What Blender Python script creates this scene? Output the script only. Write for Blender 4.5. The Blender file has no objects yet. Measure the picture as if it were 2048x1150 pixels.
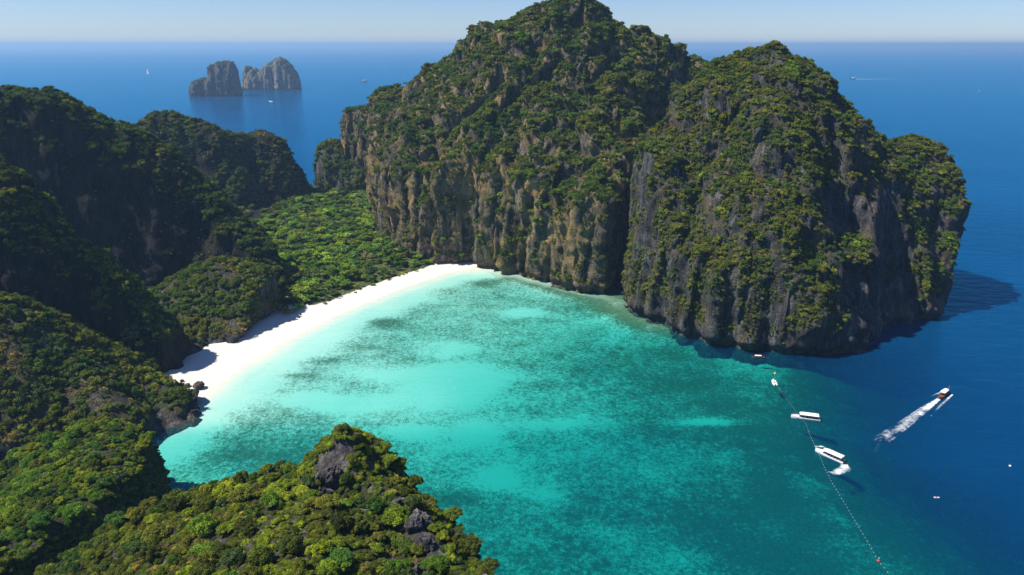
import bpy, bmesh, math, random
import numpy as np
from mathutils import Vector, Matrix, Euler

R = math.radians
random.seed(7)
RNG = np.random.default_rng(11)
scene = bpy.context.scene
col = scene.collection

# ------------------------------------------------------------------ camera
LENS = 25.0
CAM_Z = 150.0
PITCH = R(18.87)
cam_data = bpy.data.cameras.new('camera')
cam_data.lens = LENS
cam_data.sensor_width = 36.0
cam_data.clip_start = 0.5
cam_data.clip_end = 200000.0
cam = bpy.data.objects.new('camera', cam_data)
col.objects.link(cam)
cam.location = (0, 0, CAM_Z)
cam.rotation_euler = (R(90) - PITCH, 0, 0)
scene.camera = cam

# ------------------------------------------------------------------ world, sun, exposure
SUN_AZ = math.atan2(-0.99, -0.11)        # direction TO the sun, seen from above (x right, y away from camera)
SUN_EL = R(54)
world = bpy.data.worlds.new('World')
scene.world = world
world.use_nodes = True
wn, wl = world.node_tree.nodes, world.node_tree.links
wn.clear()
sky_n = wn.new('ShaderNodeTexSky')
sky_n.sky_type = 'NISHITA'
sky_n.sun_disc = False
sky_n.sun_elevation = SUN_EL
sky_n.sun_rotation = SUN_AZ
sky_n.altitude = 0
sky_n.air_density = 1.0
sky_n.dust_density = 0.0
sky_n.ozone_density = 6.0
bg = wn.new('ShaderNodeBackground')
bg.inputs['Strength'].default_value = 0.07
wo = wn.new('ShaderNodeOutputWorld')
sky_tint = wn.new('ShaderNodeMix')
sky_tint.data_type = 'RGBA'
sky_tint.blend_type = 'MULTIPLY'
sky_tint.inputs[0].default_value = 1.0
sky_tint.inputs[7].default_value = (0.80, 0.90, 1.17, 1)      # tropical sea air: the whole sky a little bluer
wl.new(sky_n.outputs[0], sky_tint.inputs[6])
wl.new(sky_tint.outputs[2], bg.inputs[0])
wl.new(bg.outputs[0], wo.inputs[0])

sun_data = bpy.data.lights.new('sun', 'SUN')
sun_data.energy = 5.0
sun_data.angle = R(0.5)
sun_data.color = (1.0, 0.95, 0.86)
sun = bpy.data.objects.new('sun', sun_data)
col.objects.link(sun)
sd = Vector((math.sin(SUN_AZ) * math.cos(SUN_EL), math.cos(SUN_AZ) * math.cos(SUN_EL), math.sin(SUN_EL)))
sun.rotation_euler = sd.to_track_quat('Z', 'Y').to_euler()
sun.location = (-300, -100, 600)

vs = scene.view_settings
vs.view_transform = 'Standard'
vs.look = 'None'
vs.gamma = 1.0
vs.use_curve_mapping = False
vs.exposure = 0.65
scene.display_settings.display_device = 'sRGB'

scene.render.engine = 'CYCLES'
cy = scene.cycles
cy.use_denoising = True
try:
    cy.denoiser = 'OPENIMAGEDENOISE'
except Exception:
    pass
cy.max_bounces = 6
cy.diffuse_bounces = 2
cy.glossy_bounces = 2
cy.transmission_bounces = 3
cy.volume_bounces = 0
cy.transparent_max_bounces = 8
cy.caustics_reflective = False
cy.caustics_refractive = False
cy.sample_clamp_indirect = 4.0

# ------------------------------------------------------------------ pixel (2048 x 1150) to place
FPX = 2048 * LENS / 36.0


def ray(px, py):
    u = (px - 1024) / FPX
    v = (575 - py) / FPX
    return np.array([u, math.cos(PITCH) + v * math.sin(PITCH), -math.sin(PITCH) + v * math.cos(PITCH)])


def P(px, py, Y):
    d = ray(px, py)
    return np.array([0, 0, CAM_Z]) + d * Y / d[1]


def G(px, py, z=0.0):
    d = ray(px, py)
    return np.array([0, 0, CAM_Z]) + d * ((z - CAM_Z) / d[2])


# ------------------------------------------------------------------ noise
_PERM = np.random.default_rng(3).permutation(4096).astype(np.int64)
_GR = np.random.default_rng(4).normal(size=(4096, 3))
_GR /= np.linalg.norm(_GR, axis=1)[:, None]


def perlin(x, y, z):
    x = np.asarray(x, float); y = np.asarray(y, float); z = np.asarray(z, float)
    xi = np.floor(x).astype(np.int64); yi = np.floor(y).astype(np.int64); zi = np.floor(z).astype(np.int64)
    xf = x - xi; yf = y - yi; zf = z - zi
    u = xf * xf * xf * (xf * (xf * 6 - 15) + 10)
    v = yf * yf * yf * (yf * (yf * 6 - 15) + 10)
    w = zf * zf * zf * (zf * (zf * 6 - 15) + 10)

    def g(a, b, c):
        h = _PERM[(_PERM[(_PERM[(xi + a) & 4095] + yi + b) & 4095] + zi + c) & 4095]
        gr = _GR[h]
        return gr[..., 0] * (xf - a) + gr[..., 1] * (yf - b) + gr[..., 2] * (zf - c)
    x00 = g(0, 0, 0) * (1 - u) + g(1, 0, 0) * u
    x10 = g(0, 1, 0) * (1 - u) + g(1, 1, 0) * u
    x01 = g(0, 0, 1) * (1 - u) + g(1, 0, 1) * u
    x11 = g(0, 1, 1) * (1 - u) + g(1, 1, 1) * u
    return ((x00 * (1 - v) + x10 * v) * (1 - w) + (x01 * (1 - v) + x11 * v) * w) * 1.5


def fbm(x, y, z, octv=4, gain=0.5):
    s = 0; a = 1.0; f = 1.0; n = 0
    for i in range(octv):
        s = s + a * perlin(x * f + 17.3 * i, y * f - 9.1 * i, z * f + 5.7 * i)
        n += a; a *= gain; f *= 2.03
    return s / n


def sstep(a, b, x):
    t = np.clip((x - a) / (b - a), 0, 1)
    return t * t * (3 - 2 * t)


# ------------------------------------------------------------------ material helpers
def new_mat(name):
    m = bpy.data.materials.new(name)
    m.use_nodes = True
    m.node_tree.nodes.clear()
    return m, m.node_tree.nodes, m.node_tree.links


def N(nodes, t, **kw):
    n = nodes.new(t)
    for k, v in kw.items():
        setattr(n, k, v)
    return n


def mixc(nodes, links, fac, a, b, blend='MIX'):
    n = nodes.new('ShaderNodeMix')
    n.data_type = 'RGBA'
    n.blend_type = blend
    for s, v in ((n.inputs[0], fac), (n.inputs[6], a), (n.inputs[7], b)):
        if isinstance(v, (int, float)):
            s.default_value = v
        elif isinstance(v, tuple):
            s.default_value = (*v[:3], 1)
        else:
            links.new(v, s)
    return n.outputs[2]


def ramp(nodes, links, src, stops):
    n = nodes.new('ShaderNodeValToRGB')
    e = n.color_ramp.elements
    e[0].position, e[0].color = stops[0][0], (*stops[0][1], 1) if len(stops[0][1]) == 3 else stops[0][1]
    e[1].position, e[1].color = stops[-1][0], (*stops[-1][1], 1)
    for p, c in stops[1:-1]:
        q = e.new(p)
        q.color = (*c, 1)
    links.new(src, n.inputs[0])
    return n.outputs[0]


def noise_tex(nodes, links, vec, scale, detail=4, rough=0.55):
    n = nodes.new('ShaderNodeTexNoise')
    n.inputs['Scale'].default_value = scale
    n.inputs['Detail'].default_value = detail
    n.inputs['Roughness'].default_value = rough
    if vec is not None:
        links.new(vec, n.inputs['Vector'])
    return n.outputs[0]


def mathn(nodes, links, op, a, b=None, clamp=False):
    n = nodes.new('ShaderNodeMath')
    n.operation = op
    n.use_clamp = clamp
    for s, v in ((n.inputs[0], a), (n.inputs[1], b)):
        if v is None:
            continue
        if isinstance(v, (int, float)):
            s.default_value = v
        else:
            links.new(v, s)
    return n.outputs[0]


def simple_mat(name, color, rough=0.6, metallic=0.0, var=0.12, scale=6.0):
    m, n, l = new_mat(name)
    b = N(n, 'ShaderNodeBsdfPrincipled')
    o = N(n, 'ShaderNodeOutputMaterial')
    tc = N(n, 'ShaderNodeTexCoord')
    f = noise_tex(n, l, tc.outputs['Object'], scale, 3)
    dark = tuple(c * (1 - var * 2) for c in color)
    l.new(mixc(n, l, f, dark, tuple(min(1, c * (1 + var)) for c in color)), b.inputs['Base Color'])
    b.inputs['Roughness'].default_value = rough
    b.inputs['Metallic'].default_value = metallic
    l.new(b.outputs[0], o.inputs[0])
    return m


def rock_material(name, dark, mid, light, warm, warm_amt, green=(0.035, 0.05, 0.012)):
    m, n, l = new_mat(name)
    b = N(n, 'ShaderNodeBsdfPrincipled')
    o = N(n, 'ShaderNodeOutputMaterial')
    geo = N(n, 'ShaderNodeNewGeometry')
    mp = N(n, 'ShaderNodeMapping')
    mp.inputs['Scale'].default_value = (1, 1, 0.16)
    l.new(geo.outputs['Position'], mp.inputs['Vector'])
    mp2 = N(n, 'ShaderNodeMapping')
    mp2.inputs['Scale'].default_value = (1, 1, 0.45)
    l.new(geo.outputs['Position'], mp2.inputs['Vector'])
    streak = noise_tex(n, l, mp.outputs[0], 0.28, 6, 0.65)
    streak2 = noise_tex(n, l, mp.outputs[0], 1.1, 5, 0.6)
    blotch = noise_tex(n, l, mp2.outputs[0], 0.09, 5, 0.6)
    fine = noise_tex(n, l, geo.outputs['Position'], 0.9, 6, 0.7)
    c = ramp(n, l, streak, [(0.34, dark), (0.5, mid), (0.68, light)])
    c = mixc(n, l, mathn(n, l, 'MULTIPLY', ramp(n, l, streak2, [(0.5, (0, 0, 0)), (0.7, (1, 1, 1))]), 0.55), c, dark)
    wf = mathn(n, l, 'MULTIPLY', ramp(n, l, blotch, [(0.47, (0, 0, 0)), (0.62, (1, 1, 1))]), warm_amt)
    c = mixc(n, l, wf, c, warm)
    c = mixc(n, l, 0.75, c, ramp(n, l, fine, [(0.3, (0.35, 0.35, 0.35)), (0.6, (1, 1, 1))]), 'MULTIPLY')
    at = N(n, 'ShaderNodeAttribute', attribute_name='veg')
    vg = noise_tex(n, l, geo.outputs['Position'], 0.5, 5, 0.7)
    vf = mathn(n, l, 'MULTIPLY', at.outputs['Fac'], ramp(n, l, vg, [(0.38, (0, 0, 0)), (0.55, (1, 1, 1))]))
    gcol = ramp(n, l, fine, [(0.3, green), (0.5, (green[0] * 1.5, green[1] * 1.3, green[2])), (0.7, (0.09, 0.07, 0.03))])
    c = mixc(n, l, vf, c, gcol)
    l.new(c, b.inputs['Base Color'])
    b.inputs['Roughness'].default_value = 0.95
    b.inputs['Specular IOR Level'].default_value = 0.15
    bp = N(n, 'ShaderNodeBump')
    bp.inputs['Strength'].default_value = 1.0
    bp.inputs['Distance'].default_value = 2.0
    hsum = mathn(n, l, 'ADD', streak2, fine)
    l.new(hsum, bp.inputs['Height'])
    l.new(bp.outputs[0], b.inputs['Normal'])
    l.new(b.outputs[0], o.inputs[0])
    return m


MAT_ROCK_GREY = rock_material('rock_grey', (0.02, 0.022, 0.026), (0.07, 0.07, 0.076), (0.22, 0.215, 0.215), (0.28, 0.19, 0.09), 0.35)
MAT_ROCK_WARM = rock_material('rock_warm', (0.026, 0.023, 0.02), (0.15, 0.128, 0.098), (0.36, 0.30, 0.21), (0.46, 0.31, 0.115), 0.75, green=(0.05, 0.06, 0.012))
MAT_ROCK_SHADED = rock_material('rock_dark', (0.005, 0.006, 0.008), (0.015, 0.017, 0.02), (0.045, 0.046, 0.05), (0.09, 0.07, 0.035), 0.4, green=(0.02, 0.032, 0.008))  # near-black albedo: shade of the left ridges put into the rock colour
MAT_LIMESTONE = rock_material('limestone', (0.025, 0.025, 0.03), (0.15, 0.14, 0.145), (0.42, 0.39, 0.37), (0.2, 0.15, 0.1), 0.3)
MAT_ROCK_FAR = rock_material('rock_pale', (0.05, 0.05, 0.05), (0.24, 0.21, 0.19), (0.42, 0.36, 0.32), (0.3, 0.19, 0.11), 0.5)


# ------------------------------------------------------------------ terrain masses
def poly_sd(px, py, poly):
    """signed distance to a polygon, positive inside"""
    d2 = np.full(px.shape, 1e18)
    inside = np.zeros(px.shape, bool)
    n = len(poly)
    for i in range(n):
        ax, ay = poly[i]; bx, by = poly[(i + 1) % n]
        ex, ey = bx - ax, by - ay
        t = np.clip(((px - ax) * ex + (py - ay) * ey) / (ex * ex + ey * ey), 0, 1)
        d2 = np.minimum(d2, (px - ax - t * ex) ** 2 + (py - ay - t * ey) ** 2)
        if ay != by:
            c = (ay > py) != (by > py)
            inside ^= c & (px < (bx - ax) * (py - ay) / (by - ay) + ax)
    d = np.sqrt(d2)
    return np.where(inside, d, -d)


def seg_dist(px, py, a, b):
    ex, ey = b[0] - a[0], b[1] - a[1]
    t = np.clip(((px - a[0]) * ex + (py - a[1]) * ey) / (ex * ex + ey * ey + 1e-9), 0, 1)
    return np.sqrt((px - a[0] - t * ex) ** 2 + (py - a[1] - t * ey) ** 2), t


def ridge_env(px, py, pts, slope, rnd):
    """height under a ridge line: rounded crest, then a straight slope"""
    out = np.full(px.shape, -1e9)
    for a, b in zip(pts[:-1], pts[1:]):
        d, t = seg_dist(px, py, a, b)
        z = a[2] + (b[2] - a[2]) * t
        out = np.maximum(out, z - slope * (np.sqrt(d * d + rnd * rnd) - rnd))
    return out


def smin(a, b, k):
    h = np.clip(0.5 + 0.5 * (b - a) / k, 0, 1)
    return b + (a - b) * h - k * h * (1 - h)


def mesh_from_np(name, v, faces):
    me = bpy.data.meshes.new(name)
    me.from_pydata([tuple(p) for p in v], [], faces)
    return me


def fast_mesh(name, v, quads):
    """numpy quads/tris to a mesh"""
    me = bpy.data.meshes.new(name)
    k = quads.shape[1]
    me.vertices.add(len(v))
    me.vertices.foreach_set('co', np.ascontiguousarray(v, dtype=np.float32).ravel())
    me.loops.add(quads.size)
    me.loops.foreach_set('vertex_index', np.ascontiguousarray(quads, dtype=np.int32).ravel())
    me.polygons.add(len(quads))
    me.polygons.foreach_set('loop_start', np.arange(0, quads.size, k, dtype=np.int32))
    me.update(calc_edges=True)
    me.validate()
    return me


def put_attr(me, name, arr):
    a = me.attributes.get(name) or me.attributes.new(name, 'FLOAT', 'POINT')
    a.data.foreach_set('value', np.ascontiguousarray(arr, dtype=np.float32))


def link(name, me, mat=None, parent=None):
    o = bpy.data.objects.new(name, me)
    col.objects.link(o)
    if mat is not None:
        if len(me.materials) == 0:
            me.materials.append(mat)
    if parent is not None:
        o.parent = parent
    return o


def tag(o, label=None, cat=None, group=None, kind=None):
    if label: o['label'] = label
    if cat: o['category'] = cat
    if group: o['group'] = group
    if kind: o['kind'] = kind
    return o


def height_grid(poly, env_fn, cliff_k, cliff_p, gullies=(), step=2.5, warp=4.0, smooth=8.0, bottom=-14.0, cliff_fn=None, rug=0.0, rscale=42.0):
    poly = [tuple(p) for p in poly]
    xs = np.array([p[0] for p in poly]); ys = np.array([p[1] for p in poly])
    gx = np.arange(xs.min() - 12, xs.max() + 12, step)
    gy = np.arange(ys.min() - 12, ys.max() + 12, step)
    X, Y = np.meshgrid(gx, gy, indexing='ij')
    sd = poly_sd(X, Y, poly) + warp * fbm(X / 26, Y / 26, 0 * X + 3.3, 3)
    for pts, wid, cut in gullies:
        for a, b in zip(pts[:-1], pts[1:]):
            d, t = seg_dist(X, Y, a, b)
            sd = sd - cut * np.exp(-(d / wid) ** 2)
    env = env_fn(X, Y)
    if rug:
        rd = np.minimum(1.0, 2.2 * np.abs(perlin(X / rscale + 4.7, Y / rscale, 0 * X + 1.1))) + 0.4 * np.minimum(1.0, 2.2 * np.abs(perlin(X / rscale * 2.3, Y / rscale * 2.3 + 8, 0 * X)))
        env = env - rug * (rd - 0.35)
        sd = sd - 0.45 * rug * (rd - 0.5)
    ck = cliff_k if cliff_fn is None else cliff_fn(X, Y)
    cl = np.where(sd > 0, ck * np.power(np.maximum(sd, 0), cliff_p), sd * 6.0)
    h = smin(env, cl, smooth)
    h = np.maximum(h, bottom)
    return gx, gy, h


def closed_from_grid(gx, gy, h, floor=-18.0):
    nx, ny = h.shape
    X, Y = np.meshgrid(gx, gy, indexing='ij')
    top = np.stack([X, Y, h], -1).reshape(-1, 3)
    bot = np.stack([X, Y, np.full_like(h, floor)], -1).reshape(-1, 3)
    idx = np.arange(nx * ny).reshape(nx, ny)
    q = np.stack([idx[:-1, :-1], idx[1:, :-1], idx[1:, 1:], idx[:-1, 1:]], -1).reshape(-1, 4)
    n = nx * ny
    qb = q[:, ::-1] + n
    sides = []
    for e, flip in ((idx[0, :], 0), (idx[-1, :], 1), (idx[:, 0], 1), (idx[:, -1], 0)):
        a, b = e[:-1], e[1:]
        s = np.stack([a, b, b + n, a + n], -1)
        sides.append(s[:, ::-1] if flip else s)
    return np.concatenate([top, bot]), np.concatenate([q, qb] + sides)


def voxelise(v, q, voxel):
    me = fast_mesh('tmp', v, q)
    o = bpy.data.objects.new('tmp', me)
    col.objects.link(o)
    md = o.modifiers.new('r', 'REMESH')
    md.mode = 'VOXEL'
    md.voxel_size = voxel
    dg = bpy.context.evaluated_depsgraph_get()
    ev = o.evaluated_get(dg)
    m2 = bpy.data.meshes.new_from_object(ev)
    bpy.data.objects.remove(o)
    bpy.data.meshes.remove(me)
    return m2


def get_np(me):
    n = len(me.vertices)
    v = np.empty(n * 3, np.float32); me.vertices.foreach_get('co', v)
    nr = np.empty(n * 3, np.float32); me.vertex_normals.foreach_get('vector', nr)
    return v.reshape(-1, 3).astype(float), nr.reshape(-1, 3).astype(float)


def get_quads(me):
    q = np.empty(len(me.loops), np.int32)
    me.loops.foreach_get('vertex_index', q)
    return q.reshape(-1, 4)


def build_mass(name, gx, gy, h, voxel, mat, amp=1.0, notch=True, veg_fn=None, post=None, kind='structure', zcut=-7.0, seed=0.0):
    v, q = closed_from_grid(gx, gy, h)
    me = voxelise(v, q, voxel)
    V, NR = get_np(me)
    Q = get_quads(me)
    bpy.data.meshes.remove(me)
    # drop the underside
    keep = ~((V[Q][:, :, 2] < zcut).all(1))
    Q = Q[keep]
    used = np.zeros(len(V), bool); used[Q.ravel()] = True
    mp = np.cumsum(used) - 1
    V, NR, Q = V[used], NR[used], mp[Q]
    x, y, z = V[:, 0] + seed, V[:, 1] - seed, V[:, 2]
    steep = sstep(0.75, 0.35, NR[:, 2])
    # karst relief: buttresses, flutes, ledges
    but = fbm(x / 34, y / 34, z / 90, 3) * 6.0
    rid = (1 - 2 * np.abs(perlin(x / 14, y / 14, z / 120))) * 4.2
    flu = (1 - 2 * np.abs(perlin(x / 5.5 + 9, y / 5.5, z / 50))) * 1.9
    led = perlin(x / 18 + 3, y / 18, z / 7.5) * 1.5
    sml = fbm(x / 4.5, y / 4.5, z / 6, 3) * 1.4
    crag = (1 - 2 * np.abs(perlin(x / 3.1 + 5, y / 3.1, z / 6.5))) * 0.9 + (1 - 2 * np.abs(perlin(x / 8 + 2, y / 8, z / 11))) * 1.1
    d = but + steep * (rid * 1.2 + flu * 1.2 + led + crag) + sml * (0.5 + 0.5 * steep)
    V = V + NR * (d * amp)[:, None]
    if notch:
        # waves have cut an undercut at sea level
        nh = np.stack([NR[:, 0], NR[:, 1]], 1)
        ln = np.linalg.norm(nh, axis=1)[:, None] + 1e-6
        k = np.exp(-((V[:, 2] - 0.8) / 2.6) ** 2) * 4.0 * np.clip(ln[:, 0] * 1.4, 0, 1)
        V[:, :2] -= nh / ln * k[:, None]
    if post is not None:
        V = post(V)
    me = fast_mesh(name, V, Q)
    V, NR = get_np(me)
    x, y, z = V[:, 0], V[:, 1], V[:, 2]
    veg = veg_fn(V, NR) if veg_fn else sstep(0.1, 0.5, NR[:, 2])
    veg = np.clip(veg, 0, 1) * sstep(2.5, 6.5, z)
    put_attr(me, 'veg', veg)
    o = link(name, me, mat)
    tag(o, kind=kind)
    scrub = sstep(-0.02, 0.2, fbm(x / 7 + 77, y / 7, z / 20, 4) + 0.25 * NR[:, 2]) * sstep(4, 10, z) * sstep(-0.35, 0.05, NR[:, 2])
    return dict(o=o, V=V, N=NR, Q=Q, veg=veg, scrub=scrub)


def std_veg(bias=0.0, slope0=0.05, slope1=0.42, streak=0.55):
    def f(V, NR):
        x, y, z = V[:, 0], V[:, 1], V[:, 2]
        a = sstep(slope0, slope1, NR[:, 2] + 0.42 * fbm(x / 15, y / 15, z / 42, 4) + bias)
        b = fbm(x / 8 + 40, y / 8, z / 30, 3)
        return a * (1 - streak + streak * sstep(-0.12, 0.08, b)) + 0.0
    return f


def crest_veg(ridge, lo, hi, base):
    # bushes crown the crest; the wall below is bare
    def f(V, NR):
        x, y = V[:, 0], V[:, 1]
        best = np.full(len(V), 1e9); zr = np.zeros(len(V))
        for a, b in zip(ridge[:-1], ridge[1:]):
            d, t = seg_dist(x, y, a, b)
            m = d < best
            best = np.where(m, d, best); zr = np.where(m, a[2] + (b[2] - a[2]) * t, zr)
        k = sstep(lo, hi, V[:, 2] / np.maximum(zr, 8) + 0.18 * fbm(x / 20, y / 20, V[:, 2] / 20, 3))
        return base(V, NR) * k
    return f


def ridge_px(l):
    return [P(*p) for p in l]


# ---- main massif behind the beach
H_poly = [(-133, 704), (-116, 610), (-102, 548), (-86, 515), (-56, 500), (-34, 492), (-8, 483), (12, 468), (32, 447), (56, 427),
          (69, 412), (90, 440), (150, 480), (230, 530), (270, 600), (250, 700), (150, 760), (0, 800), (-120, 820), (-172, 790), (-170, 735)]
H_main = ridge_px([(716, 210, 752), (760, 172, 725), (840, 160, 685), (890, 128, 660), (945, 85, 640), (1000, 40, 605), (1045, 12, 585), (1120, 2, 575), (1190, 10, 575),
                   (1240, 55, 590), (1300, 72, 605), (1360, 108, 625), (1410, 118, 640), (1440, 130, 660)])
H_arete = ridge_px([(1150, 0, 573), (1175, 55, 550), (1205, 120, 528), (1255, 180, 506), (1278, 235, 486), (1270, 300, 466)])
H_butt1 = ridge_px([(900, 140, 655), (880, 200, 590), (860, 222, 562), (900, 225, 550), (940, 222, 552)])
H_butt2 = ridge_px([(1080, 60, 585), (1070, 150, 560), (1030, 225, 535), (1060, 235, 522), (1150, 230, 505), (1230, 230, 500)])
H_cut = [(104, 462), (116, 515), (118, 560)]
H_left = ridge_px([(750, 190, 715), (735, 270, 680), (730, 330, 640)])


def H_env(X, Y):
    e = ridge_env(X, Y, H_main, 1.2, 8)
    e = np.maximum(e, ridge_env(X, Y, H_arete, 1.6, 4))
    e = np.maximum(e, ridge_env(X, Y, H_butt1, 0.9, 8))
    e = np.maximum(e, ridge_env(X, Y, H_butt2, 0.85, 8))
    e = np.maximum(e, ridge_env(X, Y, H_left, 1.1, 8))
    for a, b in zip(H_cut[:-1], H_cut[1:]):
        d, t = seg_dist(X, Y, a, b)
        e = e - 34 * np.exp(-(d / 18) ** 2)
    return e


H_gul = [([(-28, 488), (-14, 520), (4, 560)], 8, 10), ([(66, 405), (80, 450), (110, 520)], 13, 40), ([(-100, 560), (-75, 590)], 9, 16)]
g = height_grid(H_poly, H_env, 30.0, 0.5, H_gul, smooth=11, rug=15, rscale=46)


def H_veg(V, NR):
    v = std_veg(0.14, 0.08, 0.42, 0.6)(V, NR)
    wall = sstep(0.5, 0.25, NR[:, 2]) * sstep(125, 85, V[:, 2] + 25 * fbm(V[:, 0] / 30, V[:, 1] / 30, V[:, 2] / 30, 2))
    b2 = fbm(V[:, 0] / 6 + 11, V[:, 1] / 6, V[:, 2] / 60, 3)
    return v * (1 - 0.5 * wall) * (1 - 0.7 * sstep(0.55, 0.3, NR[:, 2]) * sstep(0.0, 0.14, b2))


H = build_mass('massif', *g, 1.45, MAT_ROCK_WARM, amp=1.15, veg_fn=H_veg)

# ---- small stack in the gap
S_poly = [(-200, 728), (-192, 716), (-160, 705), (-135, 720), (-140, 770), (-190, 768)]
S_r = ridge_px([(640, 320, 735), (655, 285, 738), (672, 280, 740), (700, 292, 740), (720, 300, 735)])
g = height_grid(S_poly, lambda X, Y: ridge_env(X, Y, S_r, 1.2, 5), 26, 0.5, smooth=5, warp=2)
S = build_mass('gap_headland', *g, 1.9, MAT_ROCK_GREY, amp=0.5, veg_fn=std_veg(0.25))

# ---- the dome on the right
I_poly = [(66, 408), (79, 383), (93, 365), (105, 348), (123, 340), (148, 337), (174, 338), (203, 346), (226, 362), (244, 385), (256, 412),
          (262, 445), (255, 490), (225, 520), (160, 510), (110, 480), (82, 450), (66, 428)]
I_top = ridge_px([(1400, 225, 432), (1430, 170, 433), (1465, 115, 433), (1500, 98, 432), (1555, 93, 430), (1595, 102, 430), (1625, 140, 430), (1655, 195, 430), (1680, 240, 432)])
I_left = ridge_px([(1300, 292, 412), (1345, 280, 415), (1370, 225, 428)])
I_spine = ridge_px([(1545, 92, 430), (1545, 180, 408), (1530, 300, 386), (1480, 420, 372)])
I_right = ridge_px([(1665, 212, 432), (1700, 236, 434), (1740, 260, 438), (1780, 270, 440), (1812, 277, 440), (1842, 325, 438), (1868, 385, 430)])


def I_env(X, Y):
    def dome(pts, k):
        out = np.full(X.shape, -1e9)
        for a, b in zip(pts[:-1], pts[1:]):
            d, t = seg_dist(X, Y, a, b)
            out = np.maximum(out, a[2] + (b[2] - a[2]) * t - k * d ** 1.7)
        return out
    e = dome(I_top, 0.10)
    e = np.maximum(e, dome(I_spine, 0.085))
    e = np.maximum(e, dome(I_left, 0.10))
    e = np.maximum(e, dome(I_right, 0.11))
    return e


def I_post(V):
    # the seaward cliff leans out over the water
    k = sstep(225, 258, V[:, 0]) * sstep(2, 60, V[:, 2])
    V[:, 0] += k * 9
    # ribs, recesses and ledges of the seaward face
    front = sstep(400, 380, V[:, 1])
    for px, py, Yv, sx, sz, push in ((1765, 450, 362, 6, 26, 9), (1690, 430, 360, 8, 24, -7), (1815, 470, 372, 7, 26, -9), (1725, 520, 352, 13, 5, 8), (1865, 540, 380, 9, 22, 7),
                                     (1600, 640, 342, 9, 10, 5), (1560, 560, 346, 10, 14, -4)):
        c = P(px, py, Yv)
        V[:, 1] -= front * push * np.exp(-((V[:, 0] - c[0]) / sx) ** 2 - ((V[:, 2] - c[2]) / sz) ** 2)
    return V


def I_veg(V, NR):
    x, y, z = V[:, 0], V[:, 1], V[:, 2]
    a = sstep(0.0, 0.36, NR[:, 2] + 0.42 * fbm(x / 14, y / 14, z / 40, 4) + 0.14 * sstep(190, 120, x) + 0.12)
    # the shaded seaward foot is bare rock
    nb = fbm(x / 14, y / 14, z / 14, 3)
    bare = sstep(156, 178, x + 9 * nb) * sstep(92, 66, z + 16 * nb + 0.35 * np.maximum(x - 200, 0)) * sstep(250, 236, x)
    b = fbm(x / 9 + 40, y / 9, z / 30, 3)
    b2 = fbm(x / 6 + 11, y / 6, z / 60, 3)
    v = a * (0.3 + 0.7 * sstep(-0.14, 0.08, b)) * (1 - 0.8 * sstep(0.55, 0.3, NR[:, 2]) * sstep(0.0, 0.14, b2)) * (1 - bare) * sstep(7, 15, z + 6 * b)
    # green ledges on the seaward face
    for px, py, Yv, sx, sz in ((1722, 512, 350, 12, 6), (1860, 470, 385, 7, 10), (1868, 560, 378, 8, 12), (1840, 420, 390, 8, 8)):
        c = P(px, py, Yv)
        v = np.maximum(v, 1.2 * np.exp(-((x - c[0]) / sx) ** 2 - ((z - c[2]) / sz) ** 2) * sstep(430, 400, y))
    return v


g = height_grid(I_poly, I_env, 30.0, 0.52, [([(66, 405), (80, 450), (110, 520)], 8, 14)], smooth=13, rug=7, rscale=40)
I = build_mass('dome_headland', *g, 1.35, MAT_ROCK_GREY, amp=0.85, veg_fn=I_veg, post=I_post, seed=31)

# ---- left headlands
E_poly = [(-142, 404), (-150, 430), (-166, 470), (-190, 540), (-215, 600), (-300, 640), (-470, 660), (-470, 430), (-300, 400), (-200, 385)]
E_r = ridge_px([(-60, 150, 425), (0, 154, 430), (70, 166, 436), (180, 213, 444), (280, 258, 450), (335, 298, 453), (400, 356, 453), (480, 428, 448), (530, 490, 438), (552, 560, 422)])
g = height_grid(E_poly, lambda X, Y: np.maximum(ridge_env(X, Y, E_r, 4.2, 10), 8 + 5 * fbm(X / 30, Y / 30, 0 * X, 2)), 34, 0.6, smooth=10, rug=5)
E = build_mass('left_ridge', *g, 2.0, MAT_ROCK_SHADED, amp=0.8, notch=False, veg_fn=crest_veg(E_r, 0.56, 0.84, std_veg(0.12, 0.15, 0.5, 0.5)), seed=57)

F_poly = [(-205, 648), (-200, 690), (-203, 728), (-232, 770), (-330, 780), (-420, 700), (-340, 590), (-240, 590), (-214, 612)]
F_r1 = ridge_px([(270, 250, 640), (310, 228, 645), (345, 226, 648), (385, 238, 650), (430, 255, 650), (470, 330, 640), (505, 400, 630)])
F_r2 = ridge_px([(385, 238, 660), (440, 258, 680), (490, 268, 695), (525, 260, 700), (550, 272, 700), (580, 325, 700), (605, 375, 698)])
g = height_grid(F_poly, lambda X, Y: np.maximum(np.maximum(ridge_env(X, Y, F_r1, 2.8, 7), ridge_env(X, Y, F_r2, 3.0, 6)), 10 + 5 * fbm(X / 30, Y / 30, 0 * X, 2)), 30, 0.55, smooth=8)
FF = build_mass('back_ridge', *g, 2.0, MAT_ROCK_SHADED, amp=0.6, notch=False, veg_fn=crest_veg(F_r1 + F_r2[::-1], 0.45, 0.75, std_veg(0.15, 0.1, 0.45, 0.5)), seed=83)

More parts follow.
